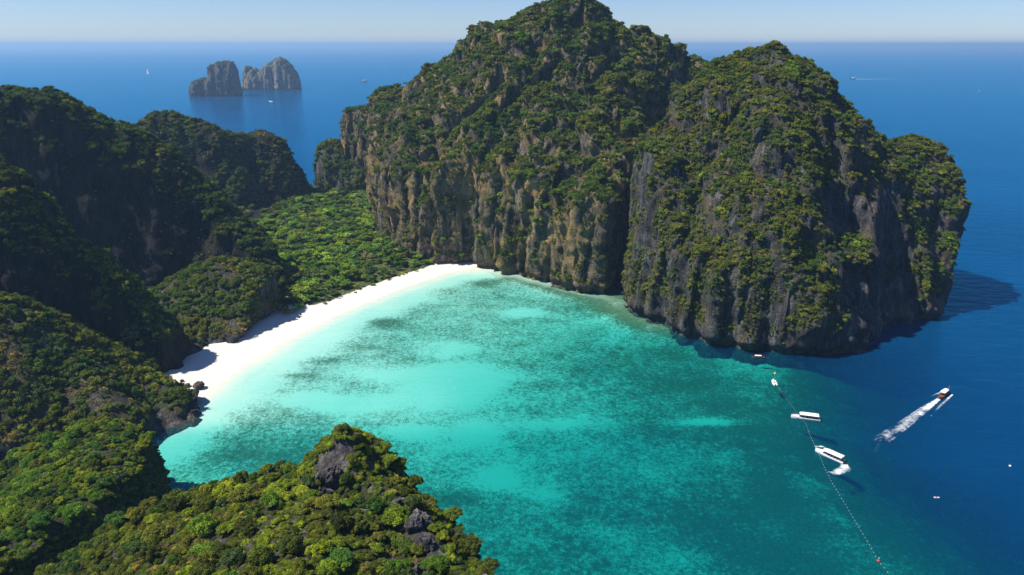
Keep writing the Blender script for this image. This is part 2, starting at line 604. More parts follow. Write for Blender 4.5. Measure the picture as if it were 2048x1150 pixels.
D_poly = [(-161, 314), (-156, 328), (-145, 346), (-142, 371), (-141, 396), (-150, 410), (-185, 412), (-215, 380), (-195, 330)]
D_r = ridge_px([(330, 585, 380), (370, 555, 388), (405, 533, 390), (445, 520, 392), (490, 535, 390), (520, 555, 388)])
D_r2 = ridge_px([(405, 533, 390), (380, 620, 360), (370, 690, 335)])
g = height_grid(D_poly, lambda X, Y: np.maximum(ridge_env(X, Y, D_r, 0.75, 12), ridge_env(X, Y, D_r2, 0.8, 10)), 16, 0.5, smooth=7, warp=2)
D = build_mass('beach_knoll', *g, 1.5, MAT_ROCK_GREY, amp=0.5, notch=True, veg_fn=std_veg(0.2, 0.0, 0.35, 0.4), seed=12)

C_poly = [(-163, 316), (-185, 297), (-330, 278), (-420, 320), (-420, 440), (-300, 440), (-215, 420), (-190, 385), (-170, 350)]
C_r = ridge_px([(-60, 285, 312), (0, 335, 314), (50, 383, 316), (100, 436, 318), (180, 495, 320), (270, 573, 321), (310, 643, 318)])
g = height_grid(C_poly, lambda X, Y: np.maximum(ridge_env(X, Y, C_r, 3.0, 5), 8 + 4 * fbm(X / 30, Y / 30, 0 * X, 2)), 26, 0.6, smooth=8, warp=3)
C = build_mass('middle_ridge', *g, 1.6, MAT_ROCK_SHADED, amp=0.6, notch=False, veg_fn=crest_veg(C_r, 0.60, 0.86, std_veg(0.05, 0.1, 0.45, 0.5)), seed=140)

B_poly = [(-134, 276), (-130, 256), (-136, 243), (-165, 238), (-230, 235), (-320, 250), (-340, 330), (-230, 336), (-185, 328), (-163, 314), (-152, 296)]
B_r = ridge_px([(-60, 575, 278), (0, 600, 281), (50, 625, 284), (100, 652, 285), (210, 715, 290), (300, 755, 286), (345, 785, 276), (352, 815, 268)])
B_r2 = ridge_px([(100, 652, 285), (170, 740, 268), (215, 800, 255)])
g = height_grid(B_poly, lambda X, Y: np.maximum(ridge_env(X, Y, B_r, 0.9, 6), ridge_env(X, Y, B_r2, 1.1, 6)), 17, 0.6, smooth=7, warp=3)
B = build_mass('near_ridge', *g, 1.4, MAT_ROCK_GREY, amp=0.55, notch=True, veg_fn=std_veg(0.1, 0.1, 0.45, 0.4), seed=201)

A_poly = [(-118, 192), (-121, 208), (-127, 220), (-150, 231), (-200, 236), (-300, 230), (-300, 40), (-150, 30), (-128, 80), (-118, 120), (-112, 160)]
A_r = ridge_px([(-80, 985, 195), (0, 965, 198), (100, 930, 204), (180, 893, 209), (250, 882, 208), (295, 900, 205)])
A_r2 = ridge_px([(200, 880, 205), (150, 960, 180), (60, 1060, 150), (-40, 1150, 130)])
g = height_grid(A_poly, lambda X, Y: np.maximum(ridge_env(X, Y, A_r, 0.5, 12), ridge_env(X, Y, A_r2, 0.5, 14)), 15, 0.5, smooth=6, warp=3, step=2)
A = build_mass('lower_headland', *g, 1.2, MAT_ROCK_GREY, amp=0.45, notch=True, veg_fn=std_veg(0.4, 0.0, 0.3, 0.1), seed=260)

K_poly = [(-84, 163), (-60, 162), (-41, 160), (-24, 152), (-12, 138), (-2, 118), (6, 95), (14, 60), (20, 0), (-110, -40), (-140, 40), (-125, 90), (-108, 130)]
K_r = ridge_px([(682, 876, 149), (702, 928, 146), (750, 968, 140), (815, 1015, 131), (860, 1090, 120), (905, 1145, 112), (960, 1170, 107)])
K_r2 = ridge_px([(682, 876, 149), (655, 935, 148), (590, 990, 147), (480, 1028, 145), (400, 1046, 143), (320, 1064, 140), (200, 1132, 130), (90, 1190, 116), (0, 1255, 105)])
K_r3 = ridge_px([(650, 965, 146), (600, 1060, 122), (560, 1180, 100)])


def K_env(X, Y):
    ap = P(684, 852, 149)
    tip = ap[2] - 1.3 * np.sqrt((X - ap[0]) ** 2 + (Y - ap[1]) ** 2)
    return np.maximum(tip, np.maximum(np.maximum(ridge_env(X, Y, K_r, 1.0, 2.5), ridge_env(X, Y, K_r2, 0.9, 3)), ridge_env(X, Y, K_r3, 0.35, 8)))


def K_veg(V, NR):
    x, y, z = V[:, 0], V[:, 1], V[:, 2]
    v = sstep(0.1, 0.4, NR[:, 2] + 0.2 * fbm(x / 8, y / 8, z / 8, 3) + 0.2)
    # bare limestone below the summit and down the right-hand edge
    for (cx, cy, r) in ROCK_SPOTS:
        d = np.sqrt((x - cx) ** 2 + (y - cy) ** 2) + 2.2 * fbm(x / 4, y / 4, z / 4, 3)
        v = v * sstep(r * 0.75, r * 1.15, d)
    return v


ROCK_SPOTS = []
for px, py, Yv, r in ((668, 950, 143, 3.6), (690, 935, 145, 2.6), (650, 985, 139, 2.6), (800, 985, 133, 2.2), (835, 1020, 127, 3.4), (850, 1060, 122, 3.2), (870, 1090, 117, 2.6), (835, 1125, 114, 2.2), (985, 1140, 106, 2.0)):
    p = P(px, py, Yv)
    ROCK_SPOTS.append((p[0], p[1], r))
g = height_grid(K_poly, K_env, 26, 0.5, smooth=4, warp=1.5, step=1.5)
K = build_mass('foreground_peak', *g, 0.8, MAT_LIMESTONE, amp=0.36, notch=True, veg_fn=K_veg, seed=333)

# ------------------------------------------------------------------ ground sheet: seabed, beach and valley floor
WATERLINE = [(-143, 262), (-141, 282), (-137, 300), (-130, 327), (-118, 357), (-103, 389), (-83, 420), (-61, 450), (-43, 472), (-26, 484)]
LAND = WATERLINE + [(-20, 500), (-60, 540), (-90, 600), (-110, 720), (-195, 745), (-260, 720), (-240, 600), (-230, 420), (-200, 320), (-165, 268)]
BAY = [(-160, 150), (-120, 60), (-20, 30), (60, 40), (150, 90), (158, 150), (146, 190), (136, 240), (142, 285), (165, 330), (150, 380), (60, 480), (-30, 540), (-110, 720),
       (-195, 735), (-260, 720), (-240, 420), (-200, 250)]


def polyline_d(X, Y, pts):
    d = np.full(X.shape, 1e9)
    for a, b in zip(pts[:-1], pts[1:]):
        d = np.minimum(d, seg_dist(X, Y, a, b)[0])
    return d


def blob_px(X, Y, px, py, rx, ry):
    g_ = G(px, py)
    return np.exp(-(((X - g_[0]) / rx) ** 2 + ((Y - g_[1]) / ry) ** 2))


def ground_fn(X, Y):
    n1 = fbm(X / 40, Y / 40, 0 * X + 1.5, 3)
    n2 = fbm(X / 11, Y / 11, 0 * X + 7.5, 3)
    sdl = poly_sd(X, Y, LAND)
    dw = polyline_d(X, Y, WATERLINE) + 1.2 * n2
    bay = poly_sd(X, Y, BAY) + 10 * n1 + 4 * n2
    land_z = 0.075 * np.minimum(dw, 26) + 0.015 * np.clip(dw - 26, 0, 400) + 0.3 * n2 * sstep(15, 40, dw)
    dep = 0.10 * np.minimum(dw, 11) + 1.6 * (1 - np.exp(-np.maximum(dw - 12, 0) / 45))
    dep = dep + 3.2 * sstep(70, 220, dw) + 0.5 * n1
    dcl = np.minimum(np.abs(poly_sd(X, Y, H_poly)), np.abs(poly_sd(X, Y, I_poly))) + 4 * n2
    dep = dep * (1 - 0.72 * sstep(30, 3, dcl) * sstep(345, 375, Y))
    dep = dep + 1.6 * sstep(270, 250, Y)
    drop = sstep(46, -72, bay)
    dep = dep + 30 * drop ** 1.6
    z = np.where(sdl > 0, land_z, -np.maximum(dep, 0.02))
    return z, dw, sdl, drop


def reef_fn(X, Y, dw, drop):
    # where the photograph shows coral: many patches on a pale sand bed
    dcl = np.minimum(np.abs(poly_sd(X, Y, H_poly)), np.abs(poly_sd(X, Y, I_poly)))
    base = 0.50 + 0.52 * sstep(0.0, 0.3, drop) + 0.10 * sstep(240, 180, Y) + 0.75 * sstep(20, 4, dcl) * sstep(350, 380, Y)
    add = [(770, 640, 13, 8, 0.5), (880, 575, 16, 8, 0.35), (960, 560, 14, 9, 0.4), (660, 715, 12, 4, 0.25), (600, 745, 12, 4, 0.25), (720, 690, 10, 4, 0.2),
           (480, 870, 26, 20, 0.25), (560, 930, 25, 15, 0.2), (1250, 720, 45, 22, 0.2), (1420, 760, 30, 25, 0.25), (1520, 850, 16, 25, 0.35),
           (1450, 1000, 30, 25, 0.2), (1580, 1080, 20, 25, 0.3), (1150, 1000, 30, 20, 0.12), (900, 970, 14, 6, 0.3), (960, 1105, 5, 1.6, 0.8),
           (1180, 610, 22, 10, 0.25), (1330, 690, 12, 10, 0.3), (1560, 950, 12, 25, 0.25), (1330, 830, 25, 14, 0.25), (1000, 590, 14, 5, 0.2)]
    sub = [(1050, 618, 10, 5, 0.9), (920, 750, 19, 17, 0.9), (850, 790, 18, 8, 0.5), (960, 850, 10, 10, 0.6), (1000, 930, 9, 8, 0.5), (700, 800, 20, 8, 0.45),
           (620, 790, 16, 7, 0.4), (900, 690, 14, 10, 0.35), (1420, 820, 14, 3.2, 0.7), (450, 950, 10, 6, 0.3), (820, 850, 14, 5, 0.45), (1090, 960, 6, 8, 0.3),
           (800, 740, 20, 8, 0.35), (1130, 830, 18, 5, 0.3), (1360, 1090, 14, 8, 0.25), (1240, 1040, 8, 6, 0.2), (700, 740, 20, 5, 0.2)]
    for px, py, rx, ry, a in add:
        base = base + a * blob_px(X, Y, px, py, rx, ry)
    for px, py, rx, ry, a in sub:
        base = base - a * blob_px(X, Y, px, py, rx, ry)
    base = base - 0.65 * sstep(36, 6, dw)
    base = np.minimum(base, 0.88)
    n = fbm(X / 22, Y / 14, 0 * X + 2.2, 4)
    n3 = fbm(X / 4.5, Y / 4.5, 0 * X + 8.2, 3)
    return base + 0.24 * n, n3


gx = np.arange(-260, 330, 1.5)
gy = np.concatenate([np.arange(40, 330, 1.5), np.arange(330, 760, 2.2)])
X, Y = np.meshgrid(gx, gy, indexing='ij')
GZ, DW, SDL, DROP = ground_fn(X, Y)
REEF, N3 = reef_fn(X, Y, DW, DROP)
coral = sstep(0.45, 0.75, REEF + 0.5 * N3) * (SDL < 0)
GZ2 = GZ + np.where(SDL < 0, coral * 0.5 * sstep(0.8, 2.5, -GZ) * (0.6 + 1.2 * np.abs(N3)), 0)
idx = np.arange(X.size).reshape(X.shape)
quads = np.stack([idx[:-1, :-1], idx[1:, :-1], idx[1:, 1:], idx[:-1, 1:]], -1).reshape(-1, 4)
me = fast_mesh('ground', np.stack([X, Y, GZ2], -1).reshape(-1, 3), quads)
put_attr(me, 'reef', REEF.ravel())
put_attr(me, 'land', (sstep(13, 24, DW + 0 * X) * (SDL > 0) * sstep(393, 408, Y + 4 * N3)).ravel())
put_attr(me, 'depth', np.maximum(-GZ, 0).ravel())


def ground_material():
    m, n, l = new_mat('sand_and_reef')
    b = N(n, 'ShaderNodeBsdfPrincipled')
    o = N(n, 'ShaderNodeOutputMaterial')
    geo = N(n, 'ShaderNodeNewGeometry')
    pos = geo.outputs['Position']
    rf = N(n, 'ShaderNodeAttribute', attribute_name='reef').outputs['Fac']
    ld = N(n, 'ShaderNodeAttribute', attribute_name='land').outputs['Fac']
    dp = N(n, 'ShaderNodeAttribute', attribute_name='depth').outputs['Fac']
    n1 = noise_tex(n, l, pos, 0.16, 5, 0.6)
    n2 = noise_tex(n, l, pos, 0.55, 5, 0.7)
    n3 = noise_tex(n, l, pos, 1.7, 4, 0.6)
    s = mathn(n, l, 'MULTIPLY', mathn(n, l, 'SUBTRACT', rf, 0.5), 1.25)
    for tex, k in ((n1, 0.6), (n2, 1.7), (n3, 1.6)):
        s = mathn(n, l, 'ADD', s, mathn(n, l, 'MULTIPLY', mathn(n, l, 'SUBTRACT', tex, 0.5), k))
    s = mathn(n, l, 'ADD', s, 0.5)
    rm = ramp(n, l, s, [(0.28, (0, 0, 0)), (0.52, (0.5, 0.5, 0.5)), (0.85, (1, 1, 1))])
    wet = ramp(n, l, mathn(n, l, 'ADD', dp, mathn(n, l, 'MULTIPLY', n1, 0.3)), [(0.0, (0.80, 0.77, 0.72)), (0.12, (0.66, 0.60, 0.52)), (0.7, (0.73, 0.71, 0.62))])
    sandc = mixc(n, l, 0.12, wet, ramp(n, l, n2, [(0.3, (0.4, 0.4, 0.4)), (0.65, (1, 1, 1))]), 'MULTIPLY')
    coral_c = ramp(n, l, n3, [(0.3, (0.04, 0.07, 0.04)), (0.5, (0.11, 0.15, 0.08)), (0.7, (0.24, 0.24, 0.13))])
    under = mathn(n, l, 'MULTIPLY', rm, ramp(n, l, dp, [(0.25, (0, 0, 0)), (1.0, (1, 1, 1))]))
    c = mixc(n, l, under, sandc, coral_c)
    soil = ramp(n, l, n2, [(0.35, (0.03, 0.05, 0.012)), (0.52, (0.06, 0.075, 0.025)), (0.7, (0.2, 0.16, 0.1))])
    c = mixc(n, l, ramp(n, l, mathn(n, l, 'ADD', ld, mathn(n, l, 'MULTIPLY', mathn(n, l, 'SUBTRACT', n1, 0.5), 0.6)), [(0.45, (0, 0, 0)), (0.6, (1, 1, 1))]), c, soil)
    l.new(c, b.inputs['Base Color'])
    b.inputs['Roughness'].default_value = 1.0
    b.inputs['Specular IOR Level'].default_value = 0.1
    l.new(b.outputs[0], o.inputs[0])
    return m


ground = link('seabed_and_beach', me, ground_material())
tag(ground, kind='structure')

# ------------------------------------------------------------------ sea surface, out to the horizon
FAR = 60000.0


def axis(lo, hi, step, grow=1.35):
    c = list(np.arange(lo, hi + step / 2, step))
    s = step; a = c[0]; left = []
    while a > -FAR:
        s *= grow; a -= s; left.append(max(a, -FAR))
    s = step; b_ = c[-1]; right = []
    while b_ < FAR:
        s *= grow; b_ += s; right.append(min(b_, FAR))
    return np.array(left[::-1] + c + right)


gx = axis(-175, 320, 2.5)
gy = axis(60, 540, 2.5)
X, Y = np.meshgrid(gx, gy, indexing='ij')
GZw, _, _, DRw = ground_fn(np.clip(X, -260, 330), np.clip(Y, 40, 760))
far_deep = sstep(0, 120, np.maximum(np.maximum(np.abs(X - 35) - 290, 0), np.maximum(Y - 755, 0)))
depth = np.clip(-GZw, 0, 60)
depth = np.where((np.abs(X - 35) > 294) | (Y > 758) | (Y < 42), 60, depth)
idx = np.arange(X.size).reshape(X.shape)
quads = np.stack([idx[:-1, :-1], idx[1:, :-1], idx[1:, 1:], idx[:-1, 1:]], -1).reshape(-1, 4)
me = fast_mesh('sea', np.stack([X, Y, 0 * X], -1).reshape(-1, 3), quads)
put_attr(me, 'depth', depth.ravel())


def water_material():
    m, n, l = new_mat('sea_water')
    o = N(n, 'ShaderNodeOutputMaterial')
    geo = N(n, 'ShaderNodeNewGeometry')
    pos = geo.outputs['Position']
    dp = N(n, 'ShaderNodeAttribute', attribute_name='depth').outputs['Fac']

    def expo(k):
        return mathn(n, l, 'POWER', math.e, mathn(n, l, 'MULTIPLY', dp, -k))
    comb = N(n, 'ShaderNodeCombineColor')
    l.new(expo(0.34), comb.inputs[0])
    l.new(expo(0.034), comb.inputs[1])
    l.new(expo(0.046), comb.inputs[2])
    tr = N(n, 'ShaderNodeBsdfTransparent')
    l.new(comb.outputs[0], tr.inputs[0])
    body = N(n, 'ShaderNodeBsdfDiffuse')
    big = noise_tex(n, l, pos, 0.006, 4, 0.6)
    l.new(ramp(n, l, big, [(0.3, (0.0002, 0.034, 0.104)), (0.7, (0.0004, 0.050, 0.145))]), body.inputs[0])
    sc = mathn(n, l, 'SUBTRACT', 1.0, expo(0.055))
    mx = N(n, 'ShaderNodeMixShader')
    l.new(sc, mx.inputs[0]); l.new(tr.outputs[0], mx.inputs[1]); l.new(body.outputs[0], mx.inputs[2])
    # ripples and swell
    mp = N(n, 'ShaderNodeMapping')
    mp.inputs['Scale'].default_value = (0.6, 1.0, 1)
    mp.inputs['Rotation'].default_value = (0, 0, R(-12))
    l.new(pos, mp.inputs['Vector'])
    w1 = noise_tex(n, l, mp.outputs[0], 0.45, 5, 0.6)
    w2 = noise_tex(n, l, mp.outputs[0], 0.11, 4, 0.6)
    bp = N(n, 'ShaderNodeBump')
    bp.inputs['Strength'].default_value = 0.55
    bp.inputs['Distance'].default_value = 1.0
    l.new(mathn(n, l, 'ADD', mathn(n, l, 'MULTIPLY', w1, 0.5), mathn(n, l, 'MULTIPLY', w2, 1.6)), bp.inputs['Height'])
    l.new(bp.outputs[0], body.inputs['Normal'])
    gl = N(n, 'ShaderNodeBsdfGlossy')
    gl.inputs['Roughness'].default_value = 0.15
    gl.inputs['Color'].default_value = (0.12, 0.75, 1.0, 1)
    l.new(bp.outputs[0], gl.inputs['Normal'])
    fr = N(n, 'ShaderNodeFresnel')
    fr.inputs['IOR'].default_value = 1.33
    l.new(bp.outputs[0], fr.inputs['Normal'])
    mx2 = N(n, 'ShaderNodeMixShader')
    l.new(mathn(n, l, 'MULTIPLY', fr.outputs[0], 0.7), mx2.inputs[0])
    l.new(mx.outputs[0], mx2.inputs[1]); l.new(gl.outputs[0], mx2.inputs[2])
    l.new(mx2.outputs[0], o.inputs[0])
    return m


sea = link('sea', me, water_material())
tag(sea, kind='structure')

# ------------------------------------------------------------------ far islets
def islet(name, sil, Yc, half, mat, label, step=2.5, voxel=2.2):
    pts = [P(px, py, Yc) for px, py in sil]
    xs = np.array([p[0] for p in pts]); zs = np.array([p[2] for p in pts])
    xs = xs.mean() + (xs - xs.mean()) * 0.95
    gx = np.arange(xs.min() - 24, xs.max() + 24, step)
    gy = np.arange(Yc - half - 24, Yc + half + 24, step)
    X, Y = np.meshgrid(gx, gy, indexing='ij')
    wob = 10 * fbm(X / 40, Y / 40, 0 * X + Yc, 3)
    prof = np.interp(X, xs, zs, left=-14, right=-14)
    prof = prof + np.where(prof > 5, 13 * fbm(X / 16, Y / 16, 0 * X + 5, 3) + 8 * (1 - 2 * np.abs(perlin(X / 11, Y / 11, 0 * X + Yc))) - 3, 0)
    dy = np.abs((Y - Yc) + wob) / (half * (0.6 + 0.4 * fbm(X / 25, Y / 300, 0 * X + 2, 2)))
    cap = np.power(np.clip(1 - dy ** 4, 0, 1), 0.45)
    h = np.maximum(prof * cap - (1 - (cap > 0)) * 14, -14)
    m = build_mass(name, gx, gy, h, voxel, mat, amp=0.8, notch=True, veg_fn=std_veg(0.0, 0.2, 0.6, 0.4), kind=None, seed=Yc)
    tag(m['o'], label, 'islet')
    return m


IS1 = islet('rock_islet', [(384, 186), (387, 172), (396, 162), (412, 158), (422, 155), (424, 133), (431, 128), (436, 134), (439, 127), (455, 124), (467, 128), (472, 150), (477, 186)], 2270, 55, MAT_ROCK_GREY,
            'dark far islet with a tall square tower and a low left shoulder')
IS2 = islet('rock_islet', [(490, 172), (489, 142), (494, 134), (498, 150), (508, 140), (513, 150), (521, 147), (530, 136), (537, 130), (545, 128), (556, 120), (566, 118), (576, 124), (586, 138), (595, 150), (598, 172)], 2610, 70, MAT_ROCK_FAR,
            'pale greyish pink far islet with a rounded high right end')

# ------------------------------------------------------------------ foliage
def leaf_material(name, source):
    m, n, l = new_mat(name)
    o = N(n, 'ShaderNodeOutputMaterial')
    lv = N(n, 'ShaderNodeAttribute', attribute_name='lv').outputs['Fac']
    if source == 'instance':
        at = N(n, 'ShaderNodeAttribute', attribute_name='tint')
        at.attribute_type = 'INSTANCER'
        base = at.outputs['Color']
    else:
        base = N(n, 'ShaderNodeObjectInfo').outputs['Color']
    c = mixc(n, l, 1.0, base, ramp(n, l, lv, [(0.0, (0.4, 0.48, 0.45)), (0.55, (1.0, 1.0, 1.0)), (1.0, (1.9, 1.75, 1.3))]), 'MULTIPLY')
    d = N(n, 'ShaderNodeBsdfDiffuse')
    t = N(n, 'ShaderNodeBsdfTranslucent')
    l.new(c, d.inputs[0])
    l.new(mixc(n, l, 1.0, c, (1.1, 1.15, 0.5), 'MULTIPLY'), t.inputs[0])
    mx = N(n, 'ShaderNodeMixShader')
    mx.inputs[0].default_value = 0.25
    l.new(d.outputs[0], mx.inputs[1]); l.new(t.outputs[0], mx.inputs[2])
    l.new(mx.outputs[0], o.inputs[0])
    return m


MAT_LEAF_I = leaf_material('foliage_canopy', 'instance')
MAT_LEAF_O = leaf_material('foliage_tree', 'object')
MAT_BARK = simple_mat('bark', (0.10, 0.075, 0.05), 0.9)


def ico(sub=1):
    bm = bmesh.new()
    bmesh.ops.create_icosphere(bm, subdivisions=sub, radius=1)
    v = np.array([p.co[:] for p in bm.verts]); f = np.array([[q.index for q in p.verts] for p in bm.faces])
    bm.free()
    return v, f


ICO_V, ICO_F = ico(1)


def crown_mesh(name, seed, lumps, leaves, leaf, flat=0.75, spread=0.62, core=True, mat=None, elong=1.0, rlo=0.13, rhi=0.28):
    """a crown of unit radius, resting on z = 0: leaf clumps over many small domes"""
    r = np.random.default_rng(seed)
    cs = []; rs = []
    for i in range(lumps):
        a = r.uniform(0, 2 * math.pi); q = math.sqrt(r.uniform(0, 1)) * spread
        z = flat * (0.35 + 0.55 * (1 - (q / 1.0) ** 2)) * r.uniform(0.75, 1.1)
        cs.append((q * math.cos(a), q * math.sin(a), z)); rs.append(rlo + rhi * r.beta(1.3, 1.6))
    cs = np.array(cs); rs = np.array(rs)
    w = rs ** 2; w /= w.sum()
    k = r.choice(lumps, leaves, p=w)
    d = r.normal(size=(leaves, 3)); d[:, 2] = np.abs(d[:, 2]) * 0.9 + d[:, 2] * 0.35
    d /= np.linalg.norm(d, axis=1)[:, None]
    c = cs[k] + d * (rs[k] * (0.78 + 0.35 * r.uniform(0, 1, leaves) + 0.3 * r.uniform(0, 1, leaves) ** 6))[:, None]
    # drop those buried in another lump
    dist = np.linalg.norm(c[:, None, :] - cs[None], axis=2) / rs[None]
    ok = dist.min(1) > 0.72
    c, d, k = c[ok], d[ok], k[ok]
    m = len(c)
    nrm = d + r.normal(size=(m, 3)) * 0.75 + np.array([0, 0, 0.35])
    nrm /= np.linalg.norm(nrm, axis=1)[:, None]
    t = np.cross(nrm, r.normal(size=(m, 3))); t /= np.linalg.norm(t, axis=1)[:, None]
    b = np.cross(nrm, t)
    s = leaf * r.uniform(0.6, 1.3, m)[:, None]
    bend = nrm * s * 0.25
    q0 = c - t * s * 0.9; q1 = c + b * s * 0.55 + bend; q2 = c + t * s * 0.9; q3 = c - b * s * 0.55 + bend
    V = np.stack([q0, q1, q2, q3], 1).reshape(-1, 3)
    Fq = [tuple(x) for x in np.arange(m * 4).reshape(-1, 4)]
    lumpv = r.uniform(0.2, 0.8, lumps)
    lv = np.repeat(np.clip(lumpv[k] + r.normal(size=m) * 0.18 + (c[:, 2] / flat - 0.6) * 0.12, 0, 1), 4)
    if core:
        for j in range(lumps):
            n0 = len(V)
            V = np.concatenate([V, ICO_V * rs[j] * 0.74 + cs[j]])
            Fq += [tuple(x) for x in (ICO_F + n0)]
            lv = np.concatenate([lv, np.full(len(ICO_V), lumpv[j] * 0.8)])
    V = V * np.array([1, elong, 1])
    me = bpy.data.meshes.new(name)
    me.from_pydata([tuple(p) for p in V], [], Fq)
    put_attr(me, 'lv', lv)
    me.materials.append(mat)
    return me


def proto_collection(name, meshes):
    c = bpy.data.collections.new(name)
    for i, me in enumerate(meshes):
        o = bpy.data.objects.new('%s_%02d' % (name, i), me)
        c.objects.link(o)
    return c


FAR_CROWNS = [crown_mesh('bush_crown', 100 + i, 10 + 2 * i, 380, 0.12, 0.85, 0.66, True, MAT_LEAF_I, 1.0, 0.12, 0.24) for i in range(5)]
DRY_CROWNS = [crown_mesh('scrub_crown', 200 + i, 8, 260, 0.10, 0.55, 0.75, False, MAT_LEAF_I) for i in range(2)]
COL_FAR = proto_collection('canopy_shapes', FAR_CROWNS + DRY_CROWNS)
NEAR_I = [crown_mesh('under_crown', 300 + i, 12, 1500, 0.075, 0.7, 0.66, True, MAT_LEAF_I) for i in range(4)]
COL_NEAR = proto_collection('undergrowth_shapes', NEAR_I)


def scatter_group(collection):
    ng = bpy.data.node_groups.new('scatter_' + collection.name, 'GeometryNodeTree')
    ng.interface.new_socket('Geometry', in_out='INPUT', socket_type='NodeSocketGeometry')
    ng.interface.new_socket('Geometry', in_out='OUTPUT', socket_type='NodeSocketGeometry')
    n, l = ng.nodes, ng.links
    gi = n.new('NodeGroupInput'); go = n.new('NodeGroupOutput')
    ci = n.new('GeometryNodeCollectionInfo')
    ci.inputs['Collection'].default_value = collection
    ci.inputs['Separate Children'].default_value = True
    ci.inputs['Reset Children'].default_value = True
    ip = n.new('GeometryNodeInstanceOnPoints')
    ip.inputs['Pick Instance'].default_value = True

    def na(name, t):
        q = n.new('GeometryNodeInputNamedAttribute')
        q.data_type = t
        q.inputs['Name'].default_value = name
        return q.outputs[0]
    l.new(gi.outputs[0], ip.inputs['Points'])
    l.new(ci.outputs[0], ip.inputs['Instance'])
    l.new(na('idx', 'INT'), ip.inputs['Instance Index'])
    e2r = n.new('FunctionNodeEulerToRotation')
    l.new(na('rot', 'FLOAT_VECTOR'), e2r.inputs[0])
    l.new(e2r.outputs[0], ip.inputs['Rotation'])
    l.new(na('scl', 'FLOAT_VECTOR'), ip.inputs['Scale'])
    l.new(ip.outputs[0], go.inputs[0])
    return ng


NG_FAR = scatter_group(COL_FAR)
NG_NEAR = scatter_group(COL_NEAR)


def scatter_object(name, ng, pos, rot, scl, idx, tint, label, cat):
    me = bpy.data.meshes.new(name)
    me.vertices.add(len(pos))
    me.vertices.foreach_set('co', np.ascontiguousarray(pos, dtype=np.float32).ravel())
    for nm, arr in (('rot', rot), ('scl', scl)):
        a = me.attributes.new(nm, 'FLOAT_VECTOR', 'POINT')
        a.data.foreach_set('vector', np.ascontiguousarray(arr, dtype=np.float32).ravel())
    a = me.attributes.new('idx', 'INT', 'POINT')
    a.data.foreach_set('value', np.ascontiguousarray(idx, dtype=np.int32))
    a = me.attributes.new('tint', 'FLOAT_COLOR', 'POINT')
    a.data.foreach_set('color', np.ascontiguousarray(np.concatenate([tint, np.ones((len(tint), 1))], 1), dtype=np.float32).ravel())
    o = link(name, me)
    md = o.modifiers.new('scatter', 'NODES')
    md.node_group = ng
    tag(o, label, cat, kind='stuff')
    return o


PAL_GAIN = 2.0
PAL = {
    'green': np.array([(0.030, 0.055, 0.012), (0.045, 0.070, 0.012), (0.062, 0.085, 0.014), (0.040, 0.062, 0.020)]),
    'olive': np.array([(0.056, 0.068, 0.012), (0.074, 0.084, 0.014), (0.048, 0.060, 0.014), (0.088, 0.092, 0.016)]),
    'dry': np.array([(0.135, 0.108, 0.030), (0.100, 0.084, 0.036), (0.175, 0.138, 0.036), (0.085, 0.068, 0.04)]),
    'lush': np.array([(0.050, 0.095, 0.012), (0.075, 0.120, 0.014), (0.040, 0.080, 0.016), (0.100, 0.140, 0.018)]),
    'lime': np.array([(0.100, 0.130, 0.012), (0.125, 0.145, 0.014), (0.080, 0.108, 0.012)]),
}


PAL = {k_: v_ * PAL_GAIN for k_, v_ in PAL.items()}


def pick_tints(pos, weights, rng, scale=28.0):
    """weights: {palette: weight}; neighbours lean the same way"""
    names = list(weights)
    n = len(pos)
    sc = np.stack([np.log(weights[k] + 1e-6) + 3.0 * fbm(pos[:, 0] / scale + 31 * j, pos[:, 1] / scale, pos[:, 2] / scale + 7 * j, 3) + rng.gumbel(size=n) * 0.4
                   for j, k in enumerate(names)], 1)
    ch = sc.argmax(1)
    out = np.zeros((n, 3))
    for j, k in enumerate(names):
        m = ch == j
        c = PAL[k][rng.integers(0, len(PAL[k]), m.sum())]
        out[m] = c * rng.uniform(0.78, 1.22, (m.sum(), 1)) * rng.uniform(0.94, 1.06, (m.sum(), 3))
    return out, ch, names


def scatter_points(mass, spacing, rng, thresh=0.25, view=True, front=-0.35):
    V, Q, veg = mass['V'], mass['Q'], mass['veg']
    a = V[Q[:, 1]] - V[Q[:, 0]]; b = V[Q[:, 3]] - V[Q[:, 0]]
    nr = np.cross(a, b)
    area = np.linalg.norm(nr, axis=1)
    nr = nr / (area[:, None] + 1e-9)
    fv = veg[Q].mean(1)
    cen = V[Q].mean(1)
    w = area * np.clip((fv - thresh) / (1 - thresh), 0, 1)
    if view:
        to = np.array([0, 0, CAM_Z]) - cen
        to /= np.linalg.norm(to, axis=1)[:, None]
        sm = mass['N'][Q].mean(1)
        w = w * ((sm * to).sum(1) > front)
    n = int(w.sum() / spacing)
    k = rng.choice(len(w), n, p=w / w.sum())
    u, v = rng.uniform(0, 1, (2, n, 1))
    p = V[Q[k, 0]] + a[k] * u + b[k] * v
    return p, mass['N'][Q[k]].mean(1), fv[k]


def in_view(p, margin=60):
    d = p - np.array([0, 0, CAM_Z])
    zc = d[:, 1] * math.cos(PITCH) - d[:, 2] * math.sin(PITCH)
    up = d[:, 1] * math.sin(PITCH) + d[:, 2] * math.cos(PITCH)
    px = 1024 + FPX * d[:, 0] / zc; py = 575 - FPX * up / zc
    return (zc > 1) & (px > -margin * 3) & (px < 2048 + margin * 3) & (py > -margin * 3) & (py < 1150 + margin * 3), px, py, zc


